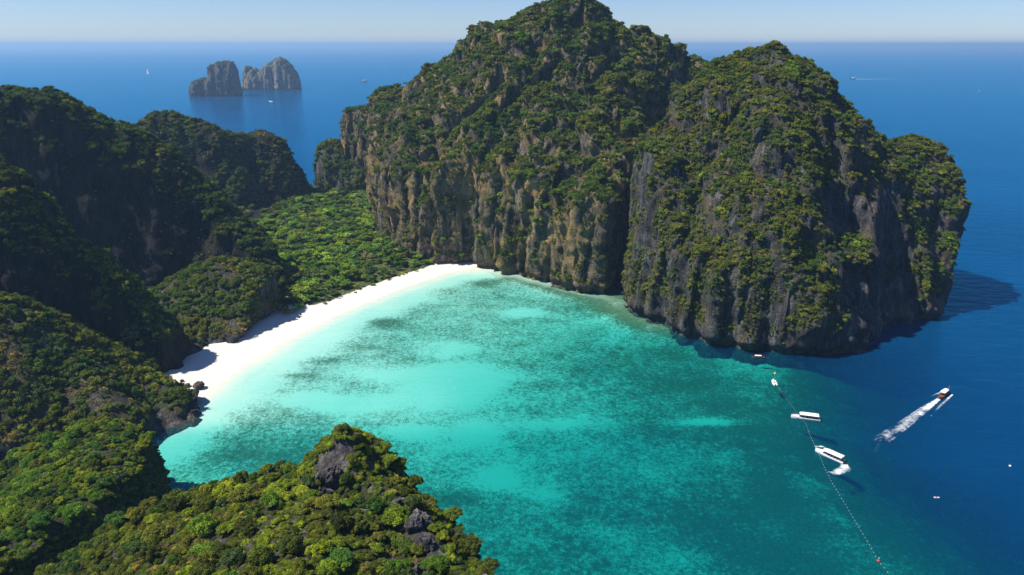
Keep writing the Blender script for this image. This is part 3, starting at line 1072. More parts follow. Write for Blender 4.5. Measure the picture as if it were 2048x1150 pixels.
def cliff_scrub(mass, spacing, rmin, rmax, weights, label, seed, keep=None):
    m2 = dict(mass)
    m2['veg'] = mass['scrub'] if keep is None else mass['scrub'] * keep(mass['V'])
    return cover(m2, 'cliff_scrub', spacing, rmin, rmax, weights, label, seed, 0.3, cat='scrub', sink=0.4, flatten=1.25)


def cover(mass, name, spacing, rmin, rmax, weights, label, seed, thresh=0.2, dry_shapes=True, ng=None, cat='vegetation', sink=0.25, flatten=0.9, nshapes=5):
    rng = np.random.default_rng(seed)
    p, nr, fv = scatter_points(mass, spacing, rng, thresh)
    ok = in_view(p)[0]
    p, nr, fv = p[ok], nr[ok], fv[ok]
    n = len(p)
    r = rmin + (rmax - rmin) * rng.beta(1.6, 2.6, n)
    r *= 0.65 + 0.45 * np.clip(nr[:, 2] * 1.6, 0, 1)
    tint, ch, names = pick_tints(p, weights, rng)
    isdry = np.array([k == 'dry' for k in names])[ch]
    idx = rng.integers(0, nshapes, n)
    if dry_shapes:
        idx = np.where(isdry, nshapes + rng.integers(0, 2, n), idx)
        r = np.where(isdry, r * 0.75, r)
    # lean out from steep faces, then upwards
    ax = nr * 0.55 + np.array([0, 0, 0.75]) + rng.normal(size=(n, 3)) * 0.10
    ax /= np.linalg.norm(ax, axis=1)[:, None]
    rx = np.arcsin(np.clip(-ax[:, 1], -1, 1)); ry = np.arctan2(ax[:, 0], ax[:, 2])
    yaw = rng.uniform(0, 2 * math.pi, n)
    rot = np.zeros((n, 3))
    for i in range(n):
        e = (Vector(ax[i]).to_track_quat('Z', 'Y').to_matrix() @ Matrix.Rotation(yaw[i], 3, 'Z')).to_euler()
        rot[i] = e[:]
    scl = np.stack([r * rng.uniform(0.85, 1.2, n), r * rng.uniform(0.85, 1.2, n), r * flatten * rng.uniform(0.8, 1.35, n)], 1)
    pos = p - ax * (r * sink)[:, None]
    return scatter_object(name, ng or NG_FAR, pos, rot, scl, idx, tint, label, cat)


cover(H, 'hillside_forest', 4.6, 1.0, 3.8, dict(green=1.2, olive=0.8, dry=0.18, lush=0.3), 'mixed green and dry scrub covering the tall central massif', 1)
cover(S, 'hillside_forest', 8, 1.8, 4.5, dict(green=1.0, olive=0.5), 'dark green scrub on the small headland in the gap', 2)
cover(I, 'hillside_forest', 3.3, 0.9, 3.0, dict(green=0.8, olive=1.2, dry=0.22, lush=0.2), 'olive bushes covering the rounded cliff dome on the right', 3)
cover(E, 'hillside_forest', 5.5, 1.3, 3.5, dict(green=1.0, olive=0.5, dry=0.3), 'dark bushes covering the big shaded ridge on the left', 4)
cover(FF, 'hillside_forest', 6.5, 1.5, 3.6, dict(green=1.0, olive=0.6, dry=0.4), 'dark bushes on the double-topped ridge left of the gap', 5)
cover(D, 'hillside_forest', 4.5, 1.2, 3.4, dict(green=1.0, olive=0.7, dry=0.35), 'dark green bushes on the knoll above the beach', 6)
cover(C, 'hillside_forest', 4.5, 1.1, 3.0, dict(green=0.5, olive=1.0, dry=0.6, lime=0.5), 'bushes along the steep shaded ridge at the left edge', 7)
cover(B, 'hillside_forest', 5, 1.2, 3.2, dict(green=0.6, olive=1.0, dry=0.8, lime=0.3), 'green and straw-coloured scrub on the low ridge ending at the beach', 8)

cliff_scrub(H, 1.1, 0.5, 1.6, dict(green=0.7, olive=1.0, dry=1.3), 'tufts of green and straw-coloured scrub clinging to the tan massif cliffs', 41)
cliff_scrub(I, 1.8, 0.5, 1.6, dict(green=0.6, olive=1.0, dry=0.7), 'tufts of scrub clinging to the grey cliffs of the right-hand dome', 42, lambda V: 1 - sstep(152, 176, V[:, 0]) * sstep(85, 60, V[:, 2]))
cliff_scrub(E, 40.0, 0.8, 1.8, dict(green=1.0, olive=0.6, dry=0.3), 'sparse tufts clinging to the dark cliff of the big left ridge', 43)
cliff_scrub(C, 18.0, 0.7, 1.6, dict(green=1.0, olive=0.6, dry=0.5), 'sparse tufts clinging to the dark cliff at the left edge', 44)
cliff_scrub(B, 5.0, 0.6, 1.5, dict(green=0.8, olive=0.7, dry=0.9), 'tufts of dry scrub clinging to the low ridge by the beach', 45)

cover(IS1, 'islet_scrub', 34, 1.8, 4.5, dict(green=1.0, olive=0.8), 'thin green scrub on the dark towered islet', 51)
cover(IS2, 'islet_scrub', 55, 1.8, 4.0, dict(green=0.6, olive=0.8, dry=0.8), 'thin scrub on the pale far islet', 52)

# ------------------------------------------------------------------ valley wood behind the beach
def valley_wood():
    rng = np.random.default_rng(21)
    n = 2000
    x = rng.uniform(-215, -50, n * 3); y = rng.uniform(385, 745, n * 3)
    z, dw, sdl, dr = ground_fn(x, y)
    edge = 15.5 + 3.5 * fbm(x / 18, y / 18, 0 * x + 4.4, 3) + 9 * sstep(470, 505, y)
    ok = (sdl > 0) & (dw > edge)
    x, y, z, dw = x[ok][:n], y[ok][:n], z[ok][:n], dw[ok][:n]
    n = len(x)
    inner = sstep(15, 32, dw)
    r = (0.9 + 1.0 * inner) + rng.beta(1.1, 2.4, n) * (0.9 + 4.8 * inner)
    lift = inner * rng.uniform(0.6, 4.0, n)
    pos = np.stack([x, y, z + lift - 0.2], 1)
    far = sstep(560, 690, y)
    tint, ch, names = pick_tints(pos, dict(lush=1.0, green=0.6, lime=0.2, olive=0.3, dry=0.06), rng, 26.0)
    tint *= 1.1
    m = (inner < 0.3) & (rng.uniform(size=n) < 0.55)
    tint[m] = PAL['olive'][rng.integers(0, 4, m.sum())] * 1.3
    rot = np.stack([rng.normal(size=n) * 0.12, rng.normal(size=n) * 0.12, rng.uniform(0, 6.28, n)], 1)
    scl = np.stack([r * rng.uniform(0.9, 1.35, n), r * rng.uniform(0.9, 1.2, n), r * rng.uniform(0.6, 0.95, n)], 1)
    scatter_object('valley_wood', NG_FAR, pos, rot, scl, rng.integers(0, 5, n), tint, 'bright green wood on the flat valley floor behind the beach', 'wood')


valley_wood()

# ------------------------------------------------------------------ trees of the two nearest headlands, one by one
rng_e = np.random.default_rng(8)
NEAR_CROWNS = [crown_mesh('tree_crown', 400 + i, 34 + 6 * i, 4600, 0.075, 0.95, 0.8, True, MAT_LEAF_O, rng_e.uniform(0.8, 1.25), 0.09, 0.22) for i in range(5)]
SPIKY_CROWNS = [crown_mesh('scrub_tree_crown', 450 + i, 12, 1700, 0.06, 0.8, 0.75, False, MAT_LEAF_O) for i in range(2)]


def trunk_mesh(name, seed):
    """unit-height tapered trunk with limbs that fork into the crown"""
    r = np.random.default_rng(seed)
    V = []; Fc = []

    def tube(pts, rad, k=6):
        n0 = len(V)
        for (p, q) in zip(pts, rad):
            for j in range(k):
                a = 2 * math.pi * j / k
                V.append((p[0] + q * math.cos(a), p[1] + q * math.sin(a), p[2]))
        for s in range(len(pts) - 1):
            for j in range(k):
                a = n0 + s * k + j; b = n0 + s * k + (j + 1) % k
                Fc.append((a, b, b + k, a + k))
    bend = r.normal(size=2) * 0.06
    tube([(0, 0, -0.25), (bend[0] * .4, bend[1] * .4, 0.3), (bend[0], bend[1], 0.62)], [0.085, 0.06, 0.045])
    for i in range(5):
        a = 2 * math.pi * i / 5 + r.uniform(-0.4, 0.4); q = r.uniform(0.3, 0.5)
        tube([(bend[0] * .8, bend[1] * .8, 0.45 + 0.03 * i), (q * .5 * math.cos(a), q * .5 * math.sin(a), 0.72), (q * math.cos(a), q * math.sin(a), r.uniform(0.85, 1.0))], [0.04, 0.028, 0.012], 5)
    me = bpy.data.meshes.new(name)
    me.from_pydata(V, [], Fc)
    me.materials.append(MAT_BARK)
    return me


TRUNKS = [trunk_mesh('trunk', 500 + i) for i in range(3)]


def place_trees(mass, count, rmin, rmax, weights, seed, zone_fn, apex=None):
    rng = np.random.default_rng(seed)
    p, nr, fv = scatter_points(mass, 1.2, rng, 0.35, True, -0.15)
    ok, px, py, zc = in_view(p, 12)
    p, nr, px, py, zc = p[ok], nr[ok], px[ok], py[ok], zc[ok]
    # keep those not hidden behind the mass: simple depth buffer on coarse cells
    order = rng.permutation(len(p))
    taken = []; rad = []
    for i in order:
        r = rmin + (rmax - rmin) * rng.beta(1.1, 2.0)
        if nr[i][2] < 0.35:
            r *= 0.7
        if apex is not None:
            r *= 0.38 + 0.62 * min(1.0, max(0.0, np.linalg.norm(p[i] - apex) - 4) / 10)
        if taken:
            t = np.array(taken); q = np.linalg.norm(t - p[i], axis=1)
            if (q < 0.78 * (np.array(rad) + r)).any():
                continue
        taken.append(p[i]); rad.append(r)
        if len(taken) >= count:
            break
    taken = np.array(taken); rad = np.array(rad)
    tint, ch, names = pick_tints(taken, weights, rng, 13.0)
    words = dict(green=('dark green round-crowned', 'leafy_tree'), olive=('olive green round-crowned', 'leafy_tree'), lush=('fresh green round-crowned', 'leafy_tree'),
                 lime=('yellowish lime green round-crowned', 'leafy_tree'), dry=('dry brownish open-crowned', 'scrub_tree'))
    for i in range(len(taken)):
        k = names[ch[i]]
        look, nm = words[k]
        root = bpy.data.objects.new(nm, None)
        root.empty_display_size = 0.3
        col.objects.link(root)
        root.location = taken[i] - np.array([0, 0, 0.15])
        r = rad[i] * (0.75 if k == 'dry' else 1.0)
        stem = 0.15 * r + rng.uniform(0.0, 0.8)
        root.rotation_euler = (rng.normal() * 0.10, rng.normal() * 0.10, rng.uniform(0, 6.28))
        _, qx, qy, qz = in_view(taken[i:i + 1])
        zone = zone_fn(qx[0], qy[0])
        size = 'large' if rad[i] > rmin + 0.52 * (rmax - rmin) else ('small' if rad[i] < rmin + 0.25 * (rmax - rmin) else 'mid-sized')
        lab = '%s %s tree %s' % (size, look, zone)
        tag(root, lab, 'tree', '%s %s trees %s' % (size, look.split(' ')[0], zone))
        cm = SPIKY_CROWNS[rng.integers(0, 2)] if k == 'dry' else NEAR_CROWNS[rng.integers(0, 5)]
        c = link('crown', cm, parent=root)
        c.location = (0, 0, stem - 0.1 * r)
        c.scale = (r * rng.uniform(0.9, 1.2), r * rng.uniform(0.9, 1.2), r * rng.uniform(0.85, 1.4))
        c.color = (*tint[i], 1)
        t = link('trunk', TRUNKS[rng.integers(0, 3)], parent=root)
        t.scale = (r * 0.8, r * 0.8, stem + r * 0.55)
    return taken


def zone_peak(x, y):
    if y < 925 and 560 < x < 800: return 'near the summit of the foreground peak'
    if x > 740 and y < 1040: return 'by the crags on the right foreground shoulder'
    if x > 740: return 'on the lower right edge of the foreground peak'
    if y < 1010 + max(0, (420 - x)) * .25: return 'along the left skyline of the foreground peak'
    if y > 1100: return 'at the bottom edge on the foreground peak'
    if x > 560: return 'in mid-slope below the bare rock of the foreground peak'
    return 'on the left slope of the foreground peak'


def zone_low(x, y):
    if y < 900: return 'on the top edge of the lower left headland'
    if x > 230: return 'above the sea cliff of the lower left headland'
    if x < 110 and y > 1010: return 'in the lower left corner of the picture'
    if x < 110: return 'at the left edge on the low headland'
    return 'in the middle of the low left headland'


place_trees(K, 165, 1.2, 2.7, dict(green=0.45, olive=0.9, lime=0.6, dry=0.22, lush=0.45), 31, zone_peak, P(682, 866, 149))
place_trees(A, 130, 1.4, 3.1, dict(green=0.4, olive=0.35, lime=0.7, dry=0.03, lush=1.0), 32, zone_low)
cover(K, 'undergrowth', 2.0, 0.5, 1.7, dict(green=0.5, olive=1.0, lime=0.6, dry=0.3), 'low bushes and dry scrub between the trees of the foreground peak', 33, 0.25, False, NG_NEAR, 'undergrowth', nshapes=4)
cover(A, 'undergrowth', 2.2, 0.6, 1.8, dict(green=0.6, olive=0.6, lush=0.8, lime=0.4), 'low bushes between the trees of the lower left headland', 34, 0.25, False, NG_NEAR, 'undergrowth', nshapes=4)

# ------------------------------------------------------------------ loose rocks
def rock_mesh(name, seed, size, mat, sub=4, spiky=0.35):
    bm = bmesh.new()
    bmesh.ops.create_icosphere(bm, subdivisions=sub, radius=1)
    v = np.array([q.co[:] for q in bm.verts])
    d = 1 + spiky * fbm(v[:, 0] * 1.3 + seed, v[:, 1] * 1.3, v[:, 2] * 0.9, 4) + 0.16 * (1 - 2 * np.abs(perlin(v[:, 0] * 4 + seed, v[:, 1] * 4, v[:, 2] * 2)))
    v = v * d[:, None] * np.array(size)
    for q, c in zip(bm.verts, v):
        q.co = c
    me = bpy.data.meshes.new(name)
    bm.to_mesh(me); bm.free()
    me.materials.append(mat)
    put_attr(me, 'veg', np.zeros(len(v)))
    return me


MAT_BOULDER = rock_material('boulder', (0.03, 0.028, 0.025), (0.12, 0.10, 0.08), (0.28, 0.23, 0.18), (0.3, 0.2, 0.1), 0.3)




def outcrop(px, py, Yv, size, label, seed, rz=0.0):
    # fretted limestone: fused pinnacles of unequal height
    rg = np.random.default_rng(seed)
    bm = bmesh.new()
    for k_ in range(9):
        a_ = rg.uniform(0, 6.28); q_ = rg.uniform(0, 0.8)
        h_ = rg.uniform(0.5, 1.15) * (1 - 0.4 * q_)
        mt = Matrix.Translation((q_ * math.cos(a_) * size[0], q_ * math.sin(a_) * size[1], h_ * size[2] * 0.35)) @ Matrix.Diagonal((size[0] * rg.uniform(.28, .5), size[1] * rg.uniform(.28, .5), h_ * size[2] * 0.75, 1))
        bmesh.ops.create_icosphere(bm, subdivisions=3, radius=1, matrix=mt)
    me_ = bpy.data.meshes.new('limestone_outcrop')
    bm.to_mesh(me_); bm.free()
    tmp = bpy.data.objects.new('tmp', me_); col.objects.link(tmp)
    md = tmp.modifiers.new('r', 'REMESH'); md.mode = 'VOXEL'; md.voxel_size = 0.16
    m2 = bpy.data.meshes.new_from_object(tmp.evaluated_get(bpy.context.evaluated_depsgraph_get()))
    bpy.data.objects.remove(tmp); bpy.data.meshes.remove(me_)
    V_, N_ = get_np(m2)
    x_, y_, z_ = V_[:, 0] + seed * 3.1, V_[:, 1], V_[:, 2]
    d_ = 0.45 * (1 - 2 * np.abs(perlin(x_ / 0.9, y_ / 0.9, z_ / 2.4))) + 0.22 * (1 - 2 * np.abs(perlin(x_ / 0.4, y_ / 0.4, z_ / 1.0))) + 0.3 * fbm(x_ / 1.6, y_ / 1.6, z_ / 1.6, 3)
    V_ = V_ + N_ * d_[:, None] * 1.4
    m2.vertices.foreach_set('co', V_.astype(np.float32).ravel()); m2.update()
    m2.materials.clear(); m2.materials.append(MAT_LIMESTONE)
    m2.name = 'limestone_outcrop'
    put_attr(m2, 'veg', np.zeros(len(V_)))
    o = link('limestone_outcrop', m2)
    k_ = np.argmin(np.linalg.norm(K['V'] - P(px, py, Yv), axis=1))
    c_ = K['V'][k_]
    o.location = (c_[0], c_[1], c_[2] - 0.1 * size[2])
    o.rotation_euler = (0, 0, rz)
    tag(o, label, 'rock')


outcrop(672, 950, 143, (2.6, 2.2, 2.0), 'largest bare grey limestone outcrop just below the foreground summit', 1, 0.3)
outcrop(650, 985, 139, (1.8, 1.5, 1.1), 'low pale limestone outcrop left of the big summit outcrop', 2, 1.3)
outcrop(800, 985, 133, (1.4, 1.2, 1.3), 'small dark limestone outcrop at the top of the right shoulder', 3, 0.8)
outcrop(835, 1025, 127, (2.4, 2.2, 1.9), 'broad dark limestone crag halfway down the right edge of the foreground peak', 4, 2.0)
outcrop(858, 1075, 120, (1.9, 1.7, 1.6), 'dark limestone crag lower down the right edge above the water', 5, 0.1)
outcrop(830, 1120, 114, (1.6, 1.4, 1.0), 'pale limestone outcrop among trees near the bottom edge', 6, 1.1)
outcrop(985, 1140, 107, (1.3, 1.2, 1.6), 'dark rock stump at the bottom right tip of the foreground peak', 7, 0.5)


def rock(px, py, size, label, seed, z=0.0, sinkz=0.25, mat=None, name='boulder', cat='rock', group=None, rz=0.0):
    o = link(name, rock_mesh(name, seed, size, mat or MAT_BOULDER))
    g_ = G(px, py, z)
    o.location = (g_[0], g_[1], z + size[2] * (1 - sinkz) * 0.6)
    o.rotation_euler = (0, 0, rz)
    tag(o, label, cat, group)
    return o


rock(398, 774, (2.2, 1.9, 1.7), 'weathered brown boulder standing alone on the white beach', 1.0, 1.0, rz=0.5)
rock(374, 772, (1.5, 1.2, 0.8), 'grey rock pile at the shaded left end of the beach', 5.0, 1.2, rz=1.0)
rock(364, 762, (0.9, 0.7, 0.5), 'small grey rock beside the cliff at the beach end', 9.0, 1.5)
for i, (px, py, s) in enumerate(((960, 533, 0.7), (1252, 612, 0.9), (1128, 572, 0.8))):
    rock(px, py, (s * 1.5, s, s * 0.6), ('small dark rock at the sand corner under the tan cliff', 'small dark rock at the mouth of the cliff cleft', 'small dark rock awash under the yellow cliff foot')[i], 20.0 + i, 0.0, 0.5)

MAT_DRIFT = simple_mat('driftwood', (0.16, 0.12, 0.09), 0.9)


def driftwood(px, py, ln, rz, label, seed):
    r = np.random.default_rng(seed)
    V = []; Fc = []
    k = 7; m = 7
    for s in range(m):
        t = s / (m - 1)
        rad = 0.32 * (1 - 0.6 * t) * r.uniform(0.85, 1.15)
        for j in range(k):
            a = 2 * math.pi * j / k
            V.append(((t - 0.5) * ln, 0.25 * math.sin(t * 4) + rad * math.cos(a), 0.25 + rad * math.sin(a)))
    for s in range(m - 1):
        for j in range(k):
            a = s * k + j; b = s * k + (j + 1) % k
            Fc.append((a, b, b + k, a + k))
    Fc.append(tuple(range(k))[::-1]); Fc.append(tuple(range((m - 1) * k, m * k)))
    # a stub branch
    n0 = len(V)
    for (x, y, z, q) in ((0.1 * ln, 0.1, 0.3, 0.13), (0.2 * ln, 0.8, 0.55, 0.05)):
        for j in range(5):
            a = 2 * math.pi * j / 5
            V.append((x + q * math.cos(a), y, z + q * math.sin(a)))
    for j in range(5):
        Fc.append((n0 + j, n0 + (j + 1) % 5, n0 + 5 + (j + 1) % 5, n0 + 5 + j))
    me = bpy.data.meshes.new('driftwood_log')
    me.from_pydata(V, [], Fc)
    o = link('driftwood_log', me, MAT_DRIFT)
    gz = float(ground_fn(np.array([G(px, py, 1)[0]]), np.array([G(px, py, 1)[1]]))[0][0])
    p = G(px, py, gz)
    o.location = (p[0], p[1], gz)
    o.rotation_euler = (0, 0, rz)
    tag(o, label, 'log')


driftwood(677, 597, 4.2, -0.1, 'longer grey driftwood log lying on the beach, nearer the water', 1)
driftwood(697, 587, 2.8, -0.9, 'shorter driftwood log on the beach nearer the trees', 2)

# ------------------------------------------------------------------ boats
def boat_paint(name, color, rough=0.35):
    return simple_mat(name, color, rough, 0.0, 0.06, 1.5)


MAT_WHITE = boat_paint('boat_white', (0.8, 0.8, 0.78))
MAT_CANVAS = boat_paint('canopy_white', (0.78, 0.76, 0.72), 0.8)
MAT_DARKHULL = boat_paint('boat_dark', (0.03, 0.035, 0.045), 0.4)
MAT_WOOD = boat_paint('boat_wood', (0.16, 0.07, 0.035), 0.6)
MAT_DECK = boat_paint('deck_grey', (0.42, 0.40, 0.38), 0.7)
MAT_MOTOR = boat_paint('motor_black', (0.02, 0.02, 0.022), 0.3)
MAT_STEEL = simple_mat('steel', (0.55, 0.55, 0.56), 0.3, 0.8)
MAT_RED = boat_paint('boat_red', (0.45, 0.03, 0.03), 0.5)
MAT_YELLOW = boat_paint('float_yellow', (0.62, 0.50, 0.12), 0.5)
MAT_ROPE = simple_mat('rope', (0.10, 0.11, 0.09), 0.9)
MAT_GLASS = boat_paint('windscreen', (0.02, 0.03, 0.04), 0.08)
MAT_SEAT = boat_paint('seat_blue', (0.10, 0.16, 0.30), 0.7)


class MB:
    def __init__(self):
        self.v = []; self.f = []

    def box(self, cx, cy, cz, sx, sy, sz, taper=1.0):
        n = len(self.v)
        for dz in (-1, 1):
            k = taper if dz > 0 else 1.0
            for dx, dy in ((-1, -1), (1, -1), (1, 1), (-1, 1)):
                self.v.append((cx + dx * sx / 2 * k, cy + dy * sy / 2 * k, cz + dz * sz / 2))
        for q in ((0, 3, 2, 1), (4, 5, 6, 7), (0, 1, 5, 4), (1, 2, 6, 5), (2, 3, 7, 6), (3, 0, 4, 7)):
            self.f.append(tuple(n + i for i in q))
        return self

    def bar(self, a, b, r, k=6, r2=None):
        a = Vector(a); b = Vector(b); d = (b - a).normalized()
        u = d.cross(Vector((0, 0, 1)) if abs(d.z) < 0.9 else Vector((1, 0, 0))).normalized(); w = d.cross(u)
        n = len(self.v)
        for p, q in ((a, r), (b, r if r2 is None else r2)):
            for j in range(k):
                t = 2 * math.pi * j / k
                self.v.append(tuple(p + u * q * math.cos(t) + w * q * math.sin(t)))
        for j in range(k):
            self.f.append((n + j, n + (j + 1) % k, n + k + (j + 1) % k, n + k + j))
        self.f.append(tuple(n + j for j in range(k))[::-1]); self.f.append(tuple(n + k + j for j in range(k)))
        return self

    def loft(self, rings, close=True, caps=True):
        n = len(self.v); k = len(rings[0])
        for rg in rings:
            self.v += [tuple(p) for p in rg]
        m = k if close else k - 1
        for s in range(len(rings) - 1):
            for j in range(m):
                a = n + s * k + j; b = n + s * k + (j + 1) % k
                self.f.append((a, b, b + k, a + k))
        if caps:
            self.f.append(tuple(n + j for j in range(k))[::-1]); self.f.append(tuple(n + (len(rings) - 1) * k + j for j in range(k)))
        return self

    def build(self, name, mat, parent=None, smooth=False):
        me = bpy.data.meshes.new(name)
        me.from_pydata(self.v, [], self.f)
        bm = bmesh.new(); bm.from_mesh(me)
        bmesh.ops.recalc_face_normals(bm, faces=bm.faces)
        bm.to_mesh(me); bm.free()
        if smooth:
            for p in me.polygons:
                p.use_smooth = True
        return link(name, me, mat, parent)


def hull_rings(L, W, stations, draft, free, sheer):
    """stations: list of (t 0 stern..1 bow, half-width factor); +x is the bow"""
    rings = []
    for t, w in stations:
        x = (t - 0.5) * L
        hw = W / 2 * w
        top = free + sheer * t * t * t
        keel = -draft * (1 - 0.85 * t ** 3)
        rings.append([(x, -hw, top), (x, -hw * 0.96, top * 0.45), (x, -hw * 0.72, keel * 0.4), (x, 0, keel), (x, hw * 0.72, keel * 0.4), (x, hw * 0.96, top * 0.45), (x, hw, top),
                      (x, hw * 0.82, top), (x, hw * 0.8, top - 0.35 * free), (x, -hw * 0.8, top - 0.35 * free), (x, -hw * 0.82, top)])
    return rings


def tour_speedboat(label, px, py, heading):
    L, W = 11.5, 3.1
    root = bpy.data.objects.new('speedboat', None)
    col.objects.link(root)
    tag(root, label, 'boat', 'covered white speedboats at the buoy line')
    st = [(0, .88), (.2, .97), (.45, 1), (.65, .92), (.8, .7), (.92, .36), (1, .05)]
    hull = MB().loft(hull_rings(L, W, st, 0.45, 0.95, 0.5)).build('hull', MAT_WHITE, root)
    stripe = MB()
    for s in (-1, 1):
        stripe.bar((-L / 2 + .1, s * W / 2 * .89, .62), (L * .15, s * (W / 2 * .985 + .02), .66), .07, 4)
    MB().bar((-L / 2 + .1, -W / 2 * .91, .55), (L * .12, -(W / 2 * .985 + .03), .6), .07, 4).build('stripe', MAT_DARKHULL, hull)
    MB().bar((-L / 2 + .1, W / 2 * .91, .55), (L * .12, (W / 2 * .985 + .03), .6), .07, 4).build('stripe', MAT_DARKHULL, hull)
    MB().box(-.6, 0, .72, L * .78, W * .72, .06).build('deck', MAT_DECK, root)
    MB().loft([[(L * .18, -1.1, 1.0), (L * .18, 1.1, 1.0), (L * .18, .95, 1.12), (L * .18, -.95, 1.12)],
               [(L * .44, -.28, 1.2), (L * .44, .28, 1.2), (L * .44, .2, 1.34), (L * .44, -.2, 1.34)]]).build('foredeck', MAT_WHITE, root)
    # canopy roof, slightly crowned
    rings = []
    for t in (-.44, -.42, -.1, .12, .22):
        w = W * .47 * (1 if t < .15 else .72); z = 2.45 - (.0 if t > -.43 else .05) - (0.12 if t > .2 else 0)
        rings.append([(t * L, -w, z - .05), (t * L, -w, z + .03), (t * L, -w * .5, z + .16), (t * L, w * .5, z + .16), (t * L, w, z + .03), (t * L, w, z - .05)])
    MB().loft(rings).build('canopy', MAT_CANVAS, root)
    for t in (-.42, -.2, .02, .19):
        for s in (-1, 1):
            MB().bar((t * L, s * W * .42 * (1 if t < .15 else .8), .75), (t * L, s * W * .42 * (1 if t < .15 else .8), 2.42), .04, 5).build('post', MAT_STEEL, root)
    MB().loft([[(L * .20, -.95, 1.1), (L * .20, .95, 1.1), (L * .22, .95, 1.1), (L * .22, -.95, 1.1)],
               [(L * .15, -.85, 1.9), (L * .15, .85, 1.9), (L * .165, .85, 1.9), (L * .165, -.85, 1.9)]]).build('windscreen', MAT_GLASS, root)
    for i in range(5):
        MB().box(-.38 * L + i * 1.25, 0, .98, .45, W * .62, .46).build('bench', MAT_SEAT, root)
    for s in (-.62, 0, .62):
        m = MB().box(-L / 2 - .28, s, .95, .62, .42, .62, .8).build('outboard_motor', MAT_MOTOR, root)
        MB().box(-L / 2 - .3, s, .2, .22, .16, .9).build('shaft', MAT_MOTOR, m)
    for s in (-1, 1):
        MB().bar((L * .22, s * 1.2, 1.75), (L * .46, s * .25, 1.95), .03, 5).bar((L * .3, s * .95, 1.2), (L * .3, s * .95, 1.82), .025, 5).build('bow_rail', MAT_STEEL, root)
    p = G(px, py, .5)
    root.location = (p[0], p[1], 0.05)
    root.rotation_euler = (0, 0, heading)
    return root


def heading_px(bow, stern):
    a = G(*bow, .8); b = G(*stern, .8)
    return math.atan2(a[1] - b[1], a[0] - b[0])


tour_speedboat('white covered speedboat lying still across the buoy line in dark water', 1611, 836, heading_px((1584, 833), (1639, 840)))
tour_speedboat('white covered speedboat with churned white foam at its stern', 1659, 912, heading_px((1622, 898), (1694, 930)))


def open_boat(label, px, py, heading):
    L, W = 5.6, 2.2
    root = bpy.data.objects.new('small_motorboat', None)
    col.objects.link(root)
    tag(root, label, 'boat')
    st = [(0, .9), (.3, 1), (.6, .95), (.8, .72), (.93, .35), (1, .06)]
    MB().loft(hull_rings(L, W, st, .3, .7, .3)).build('hull', MAT_WHITE, root)
    MB().box(-.3, 0, .5, L * .7, W * .7, .05).build('deck', MAT_WHITE, root)
    c = MB().box(.1, 0, .95, .7, .8, .85, .85).build('console', MAT_WHITE, root)
    MB().box(.42, 0, 1.45, .06, .7, .35).build('windscreen', MAT_GLASS, c)
    MB().box(-.9, 0, .72, .5, 1.2, .42).build('seat', MAT_DECK, root)
    m = MB().box(-L / 2 - .2, 0, .75, .5, .4, .55, .8).build('outboard_motor', MAT_MOTOR, root)
    MB().box(-L / 2 - .22, 0, .15, .18, .14, .7).build('shaft', MAT_MOTOR, m)
    p = G(px, py, .4)
    root.location = (p[0], p[1], 0.04)
    root.rotation_euler = (0, 0, heading)


open_boat('small open white motorboat moored at the top end of the buoy line', 1548, 765, heading_px((1544, 756), (1553, 775)))


def longtail_boat(label, px, py, heading, scale=1.0):
    L, W = 10.5, 2.1
    root = bpy.data.objects.new('longtail_boat', None)
    col.objects.link(root)
    tag(root, label, 'boat')
    st = [(0, .55), (.12, .85), (.35, 1), (.6, .95), (.78, .7), (.9, .4), (1, .08)]
    h = MB().loft(hull_rings(L, W, st, .3, .75, 1.3)).build('hull', MAT_WOOD, root)
    MB().bar((L * .49, 0, 1.6), (L * .56, 0, 3.1), .14, 6, .06).build('prow', MAT_WOOD, h)
    MB().bar((L * .525, 0, 2.25), (L * .54, 0, 2.6), .2, 8, .17).build('sash', MAT_RED, h)
    MB().box(-.4, 0, .6, L * .72, W * .68, .05).build('floor', MAT_WOOD, root)
    rings = []
    for t in (-.2, -.18, .1, .3):
        w = W * .52 * (1 if t < .2 else .8); z = 2.25 + .15 * t
        rings.append([(t * L, -w, z - .05), (t * L, -w, z), (t * L, -w * .5, z + .2), (t * L, w * .5, z + .2), (t * L, w, z), (t * L, w, z - .05)])
    MB().loft(rings).build('canopy', MAT_CANVAS, root)
    for t in (-.18, .05, .28):
        for s in (-1, 1):
            MB().bar((t * L, s * W * .43, .7), (t * L, s * W * .43 * (1 if t < .2 else .85), 2.25), .04, 5).build('post', MAT_WOOD, root)
    for t in (-.1, .05, .2):
        MB().box(t * L, 0, .9, .35, W * .75, .08).build('bench', MAT_WOOD, root)
    e = MB().box(-L * .40, 0, 1.25, .9, .5, .55, .85).build('engine', MAT_RED, root)
    MB().bar((-L * .44, 0, 1.2), (-L * .5 - 3.2, .2, -.05), .05, 6).build('propeller_shaft', MAT_STEEL, e)
    p = G(px, py, .6)
    root.location = (p[0], p[1], 0.05)
    root.rotation_euler = (0, 0, heading)
    root.scale = (scale, scale, scale)


LT_H = heading_px((1901, 776), (1870, 799))
longtail_boat('brown longtail boat with white canopy speeding away from its long wake', 1887, 789, LT_H)


longtail_boat('small weathered brown boat floating still below the dome cliff', 1517, 714, R(176), 0.62)


